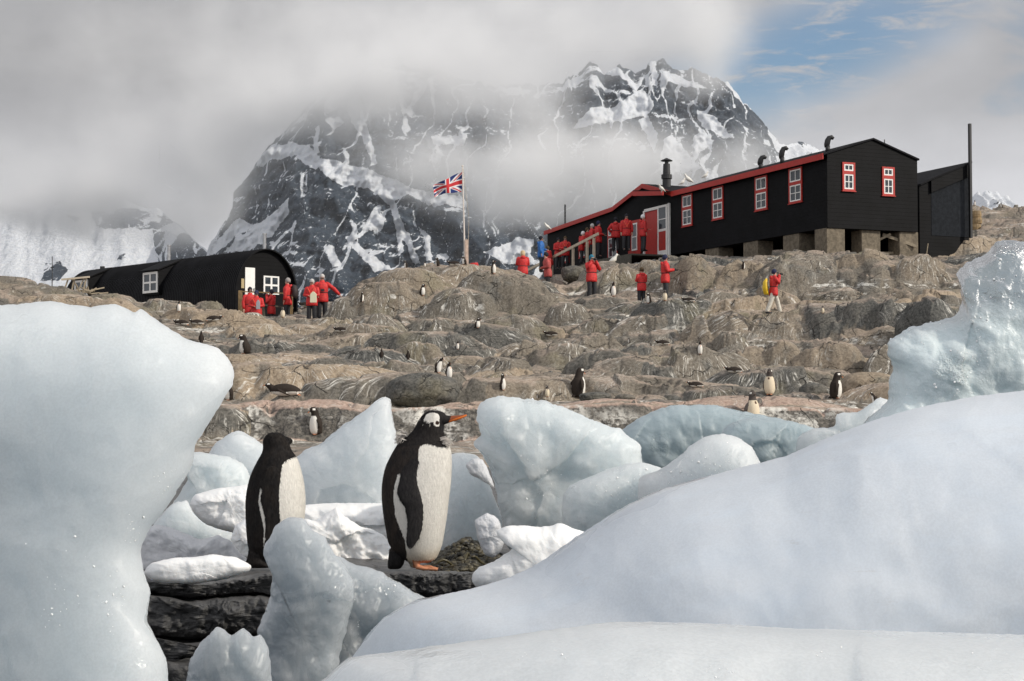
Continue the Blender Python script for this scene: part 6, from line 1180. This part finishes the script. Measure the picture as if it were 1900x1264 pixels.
def person_all():
    A = person
    A(463, 65.6, -70, 'visitor in a red parka and black hat nearest the white door', ('down', 'hip'), 'black', top=535, strap=False)
    A(475, 65.0, -85, 'visitor in a red parka holding a clear bag beside the black hatted one', ('hold', 'hold'), 'navy', top=541, h=1.68, strap=True)
    A(503, 65.4, 175, 'visitor in a red parka aiming a small camera at the white door', ('camera', 'camera'), 'black', top=539, h=1.64)
    A(533, 65.0, 172, 'grey haired visitor in a red parka with a dark backpack, facing left', ('down', 'down'), 'grey', top=518, pack=M_PACK, h=1.78)
    A(578, 63.6, -95, 'visitor in red with a map bag hanging on the chest', ('hold', 'hold'), 'palegrey', top=520, h=1.72, strap=True)
    A(597, 64.2, -80, 'tall visitor in a pale grey hat reaching an arm out to the right', ('hip', 'reach'), 'palegrey', top=511, h=1.82, carry='cam')
    A(656, 63.4, 175, 'crouching visitor in red with brown hair, half hidden behind the rock', ('camera', 'camera'), 'brown', h=1.75, kneel=.42, lean=.35, top=533, hair=True)
    A(970, 69.0, 100, 'fair haired visitor in a red parka seen from behind on the hill edge', ('fold', 'fold'), 'blond', top=466, h=1.7, hair=True)
    A(1004, 82.0, -10, 'visitor in the bright blue jacket at the far end of the hut', ('down', 'hold'), 'black', coat=M_BLUEP, top=440, h=1.78, belt=False)
    A(1017, 72.0, 190, 'bulky visitor in a faded red coat climbing at the ramp foot', ('hold', 'hold'), 'black', coat=M_DUSTY, top=470, h=1.8, lean=.12)
    A(1021, rd(1021, 2.6), 160, 'visitor in red bending down right behind the bulky faded one', ('hold', 'down'), 'brown', top=458, h=1.66, lean=.2)
    A(1036, rd(1036, 0.9), -60, 'dark hatted visitor in red leaning on the hut below the end window', ('hold', 'down'), 'black', top=443, h=1.7)
    A(1049, rd(1049, 1.3), -90, 'visitor in red with orange straps holding a camera before the small window', ('hold', 'hold'), 'brown', top=440, h=1.72, strap=True, carry='cam')
    A(1079, rd(1079, 1.9), 0, 'visitor in the pointed white hat bending on the ramp', ('hold', 'hold'), 'white', top=431, h=1.66, lean=.12, strap=True)
    A(1090, rd(1090, 1.2), -40, 'visitor in red behind the white hatted one on the ramp', ('down', 'hold'), 'brown', top=424, h=1.7)
    A(1099, rd(1099, 1.6), 175, 'visitor with a pale grey hat and a dark pack amid the ramp queue', ('down', 'down'), 'palegrey', top=417, pack=M_PACK, h=1.78)
    A(1111, rd(1111, 1.9), -15, 'tall visitor in red with a navy cap and yellow camera strap on the ramp', ('hold', 'hold'), 'navy', top=412, h=1.8, carry='cam')
    A(1143, rd(1143, 0.9), 80, 'visitor in a red parka seen from behind by the tall wing window', ('hip', 'hip'), 'black', top=405, h=1.7)
    A(1163, rd(1163, 1.5), -85, 'visitor in red with pink lapels facing out on the deck', ('down', 'down'), 'black', top=399, h=1.78, strap=True)
    A(1194, rd(1194, 1.1), 15, 'white hatted visitor about to enter the open red door', ('down', 'hold'), 'white', top=400, h=1.76)
    A(1098, 63.6, -60, 'visitor in a teal hat taking a picture with raised arms', ('camera', 'camera'), 'teal', top=475, h=1.74, strap=False)
    A(1111, rd(1111, 1.9), -40, 'visitor in red tucked in right behind the teal hatted one', ('down', 'down'), 'black', top=490, h=1.55)
    A(1191, 62.6, 120, 'short visitor in a long red parka seen from behind on the path', ('fold', 'fold'), 'brown', top=498, h=1.48)
    A(1235, 62.2, -5, 'man in a dark peaked cap looking down at his camera on the path', ('look', 'look'), 'navy', top=475, h=1.78)
    gw = hit(1436, 583, 45); y = A(1436, 45, 5, 'photographer in red and white trousers carrying a yellow dry bag', ('camera', 'camera'), 'navy', trou=M_WTROU, py=583, h=81*gw.y/F, legs=.9, lean=.05)
    b = MB(); b.tube([(-.20, 0, .78), (-.30, 0, .82), (-.34, 0, 1.05), (-.33, 0, 1.28), (-.28, 0, 1.42)], [(.06, .04), (.15, .10), (.17, .11), (.14, .09), (.05, .03)], 14); b.build('dry_bag', M_YEL, y, True)
person_all()
def hung_bag(px, py, d, wd, hg, mat, label):
    p = W(px, py, d); mb = MB(); mb.prism([(p.x-wd/2, p.z-hg), (p.x+wd/2, p.z-hg), (p.x+wd/2*.96, p.z), (p.x+wd*.1, p.z+.10), (p.x-wd*.1, p.z+.10), (p.x-wd/2*.96, p.z)], 'y', d-.02, d+.02); tag(mb.build('map_bag', mat, bev=.008), label, 'bag')
hung_bag(581.5, 546, 63.15, .26, .33, M_MAP, 'cream and blue map bag hanging in front of a red parka')
hung_bag(479, 561, 64.6, .16, .28, Mat('clear_plastic_bag', (.35, .35, .38), .25).m, 'clear grey plastic bag hanging from a visitor\'s hands')
R_, L_, FR, BK = 0, 180, -90, 90
PL = [
 ('up',331,580,21,-60,'white fronted penguin on the rock below the left part of the curved black hut'),
 ('up',432,573,25,-80,'white fronted penguin on the round boulder left of the brown post'),
 ('tuck',456,657,38,170,'adult penguin with pale belly, head bent back, on the rocks above the huge left block'),
 ('up',373,637,23,100,'small dark penguin seen from behind just over the huge left block\'s edge'),
 ('hunch',426,743,36,200,'dark penguin half hidden behind the huge left block\'s right edge'),
 ('lie',528,737,24,180,'dark penguin lying on its belly on the ledge, bill to the left'),
 ('hunch',588,809,52,205,'preening penguin with bowed head low against the dark ledge wall'),
 ('lie',336,604,11,170,'penguin lying flat at the left end of the rocks, beside the huge left block'),
 ('lie',365,606,10,190,'penguin lying flat just right of another lying penguin at the far left'),
 ('lie',396,601,11,0,'dark penguin lying below the round boulder'),
 ('chick',524,590,20,-80,'white bellied chick between the visitors near the curved black hut'),
 ('lie',567,572,10,190,'penguin lying on a boulder behind the two visitors with the map bag'),
 ('lie',632,618,10,170,'small penguin lying alone on the pale rocks left of the flagpole hill'),
 ('up',708,664,18,95,'small dark penguin seen from behind, left of a similar one'),
 ('up',757,670,19,80,'small dark penguin seen from behind, right of a similar one'),
 ('stoop',812,692,30,-20,'penguin bending its black head down to its mate'),
 ('up',833,706,32,-50,'slim white fronted penguin right beside the bending one'),
 ('tuck',885,618,19,-20,'black and white penguin preening, tucked in the rock face'),
 ('up',849,650,16,-70,'tiny white fronted penguin on the middle slope below the preening one'),
 ('lie',1023,627,10,180,'penguin lying with white flank showing on the middle rocks'),
 ('hunch',1168,641,10,180,'tiny black headed penguin behind a dark rock'),
 ('lie',1230,642,10,180,'penguin lying stretched out with pale flank above the streaked rock'),
 ('up',1299,668,26,-85,'white fronted penguin standing in the middle of the right hand slope'),
 ('up',932,737,32,-10,'penguin in profile on the ledge, bill to the right'),
 ('chick',1015,743,22,-70,'small pale chick between two adults on the pink ledge'),
 ('hunch',998,744,9,180,'black head of a penguin peeping over the ice'),
 ('hunch',1072,743,57,40,'large hunched brown backed penguin on the pink ledge'),
 ('chick',1395,790,62,-60,'plump cream chick with a stained chest standing at the ice'),
 ('chick',1428,733,50,-110,'fluffy white fronted chick leaning left on the pink ledge'),
 ('lie',1362,696,12,180,'dark penguin lying in the crevice above the plump chick'),
 ('hunch',1549,743,50,12,'black penguin preening its white breast by the ochre boulder'),
 ('stoop',1624,752,26,150,'black penguin bowing beside the tall clear topped block'),
 ('chick',1527,584,15,-60,'tiny pale chick on the flat shelf at the upper right'),
 ('up',1380,501,17,20,'small penguin on the rock crest below the concrete piers'),
 ('up',1138,550,28,-60,'white fronted penguin between the red visitors on the path'),
 ('hunch',1205,563,20,190,'brown backed penguin crouching at the short visitor\'s feet'),
 ('chick',1234,560,21,-90,'white bellied chick right in front of the man in the dark cap'),
 ('lie',1278,562,9,180,'penguin lying on the rock top right of the man in the dark cap'),
 ('wing',915,509,26,-15,'penguin with flippers spread on the flagpole hill'),
 ('up',884,490,21,-130,'black and white penguin standing right of the flagpole foot'),
 ('tuck',862,492,16,180,'brown hunched penguin at the flagpole foot'),
 ('lie',843,493,9,180,'dark penguin lying left of the flagpole foot'),
 ('hunch',812,494,17,150,'dark penguin stretching on the crest of the flagpole hill'),
 ('up',788,496,10,-90,'tiny white chested penguin on the crest of the flagpole hill'),
 ('hunch',753,497,14,180,'black penguin sitting at the left end of the hill crest'),
 ('hunch',783,550,22,-20,'brown preening penguin on the face of the flagpole hill'),
 ('up',671,570,20,10,'slim penguin beside the crouching visitor'),
 ('lie',1291,722,11,180,'black penguin lying between the dark boulders above the pink ledge'),
 ('up',1880,374,15,180,'penguin standing on the skyline of the right hill'),
 ('hunch',1862,386,9,180,'brown penguin sitting on the right hill slope'),
 ('up',1812,388,10,-90,'tiny penguin by the orange barrels on the right hill'),
]
for a in PL: peng(*a)
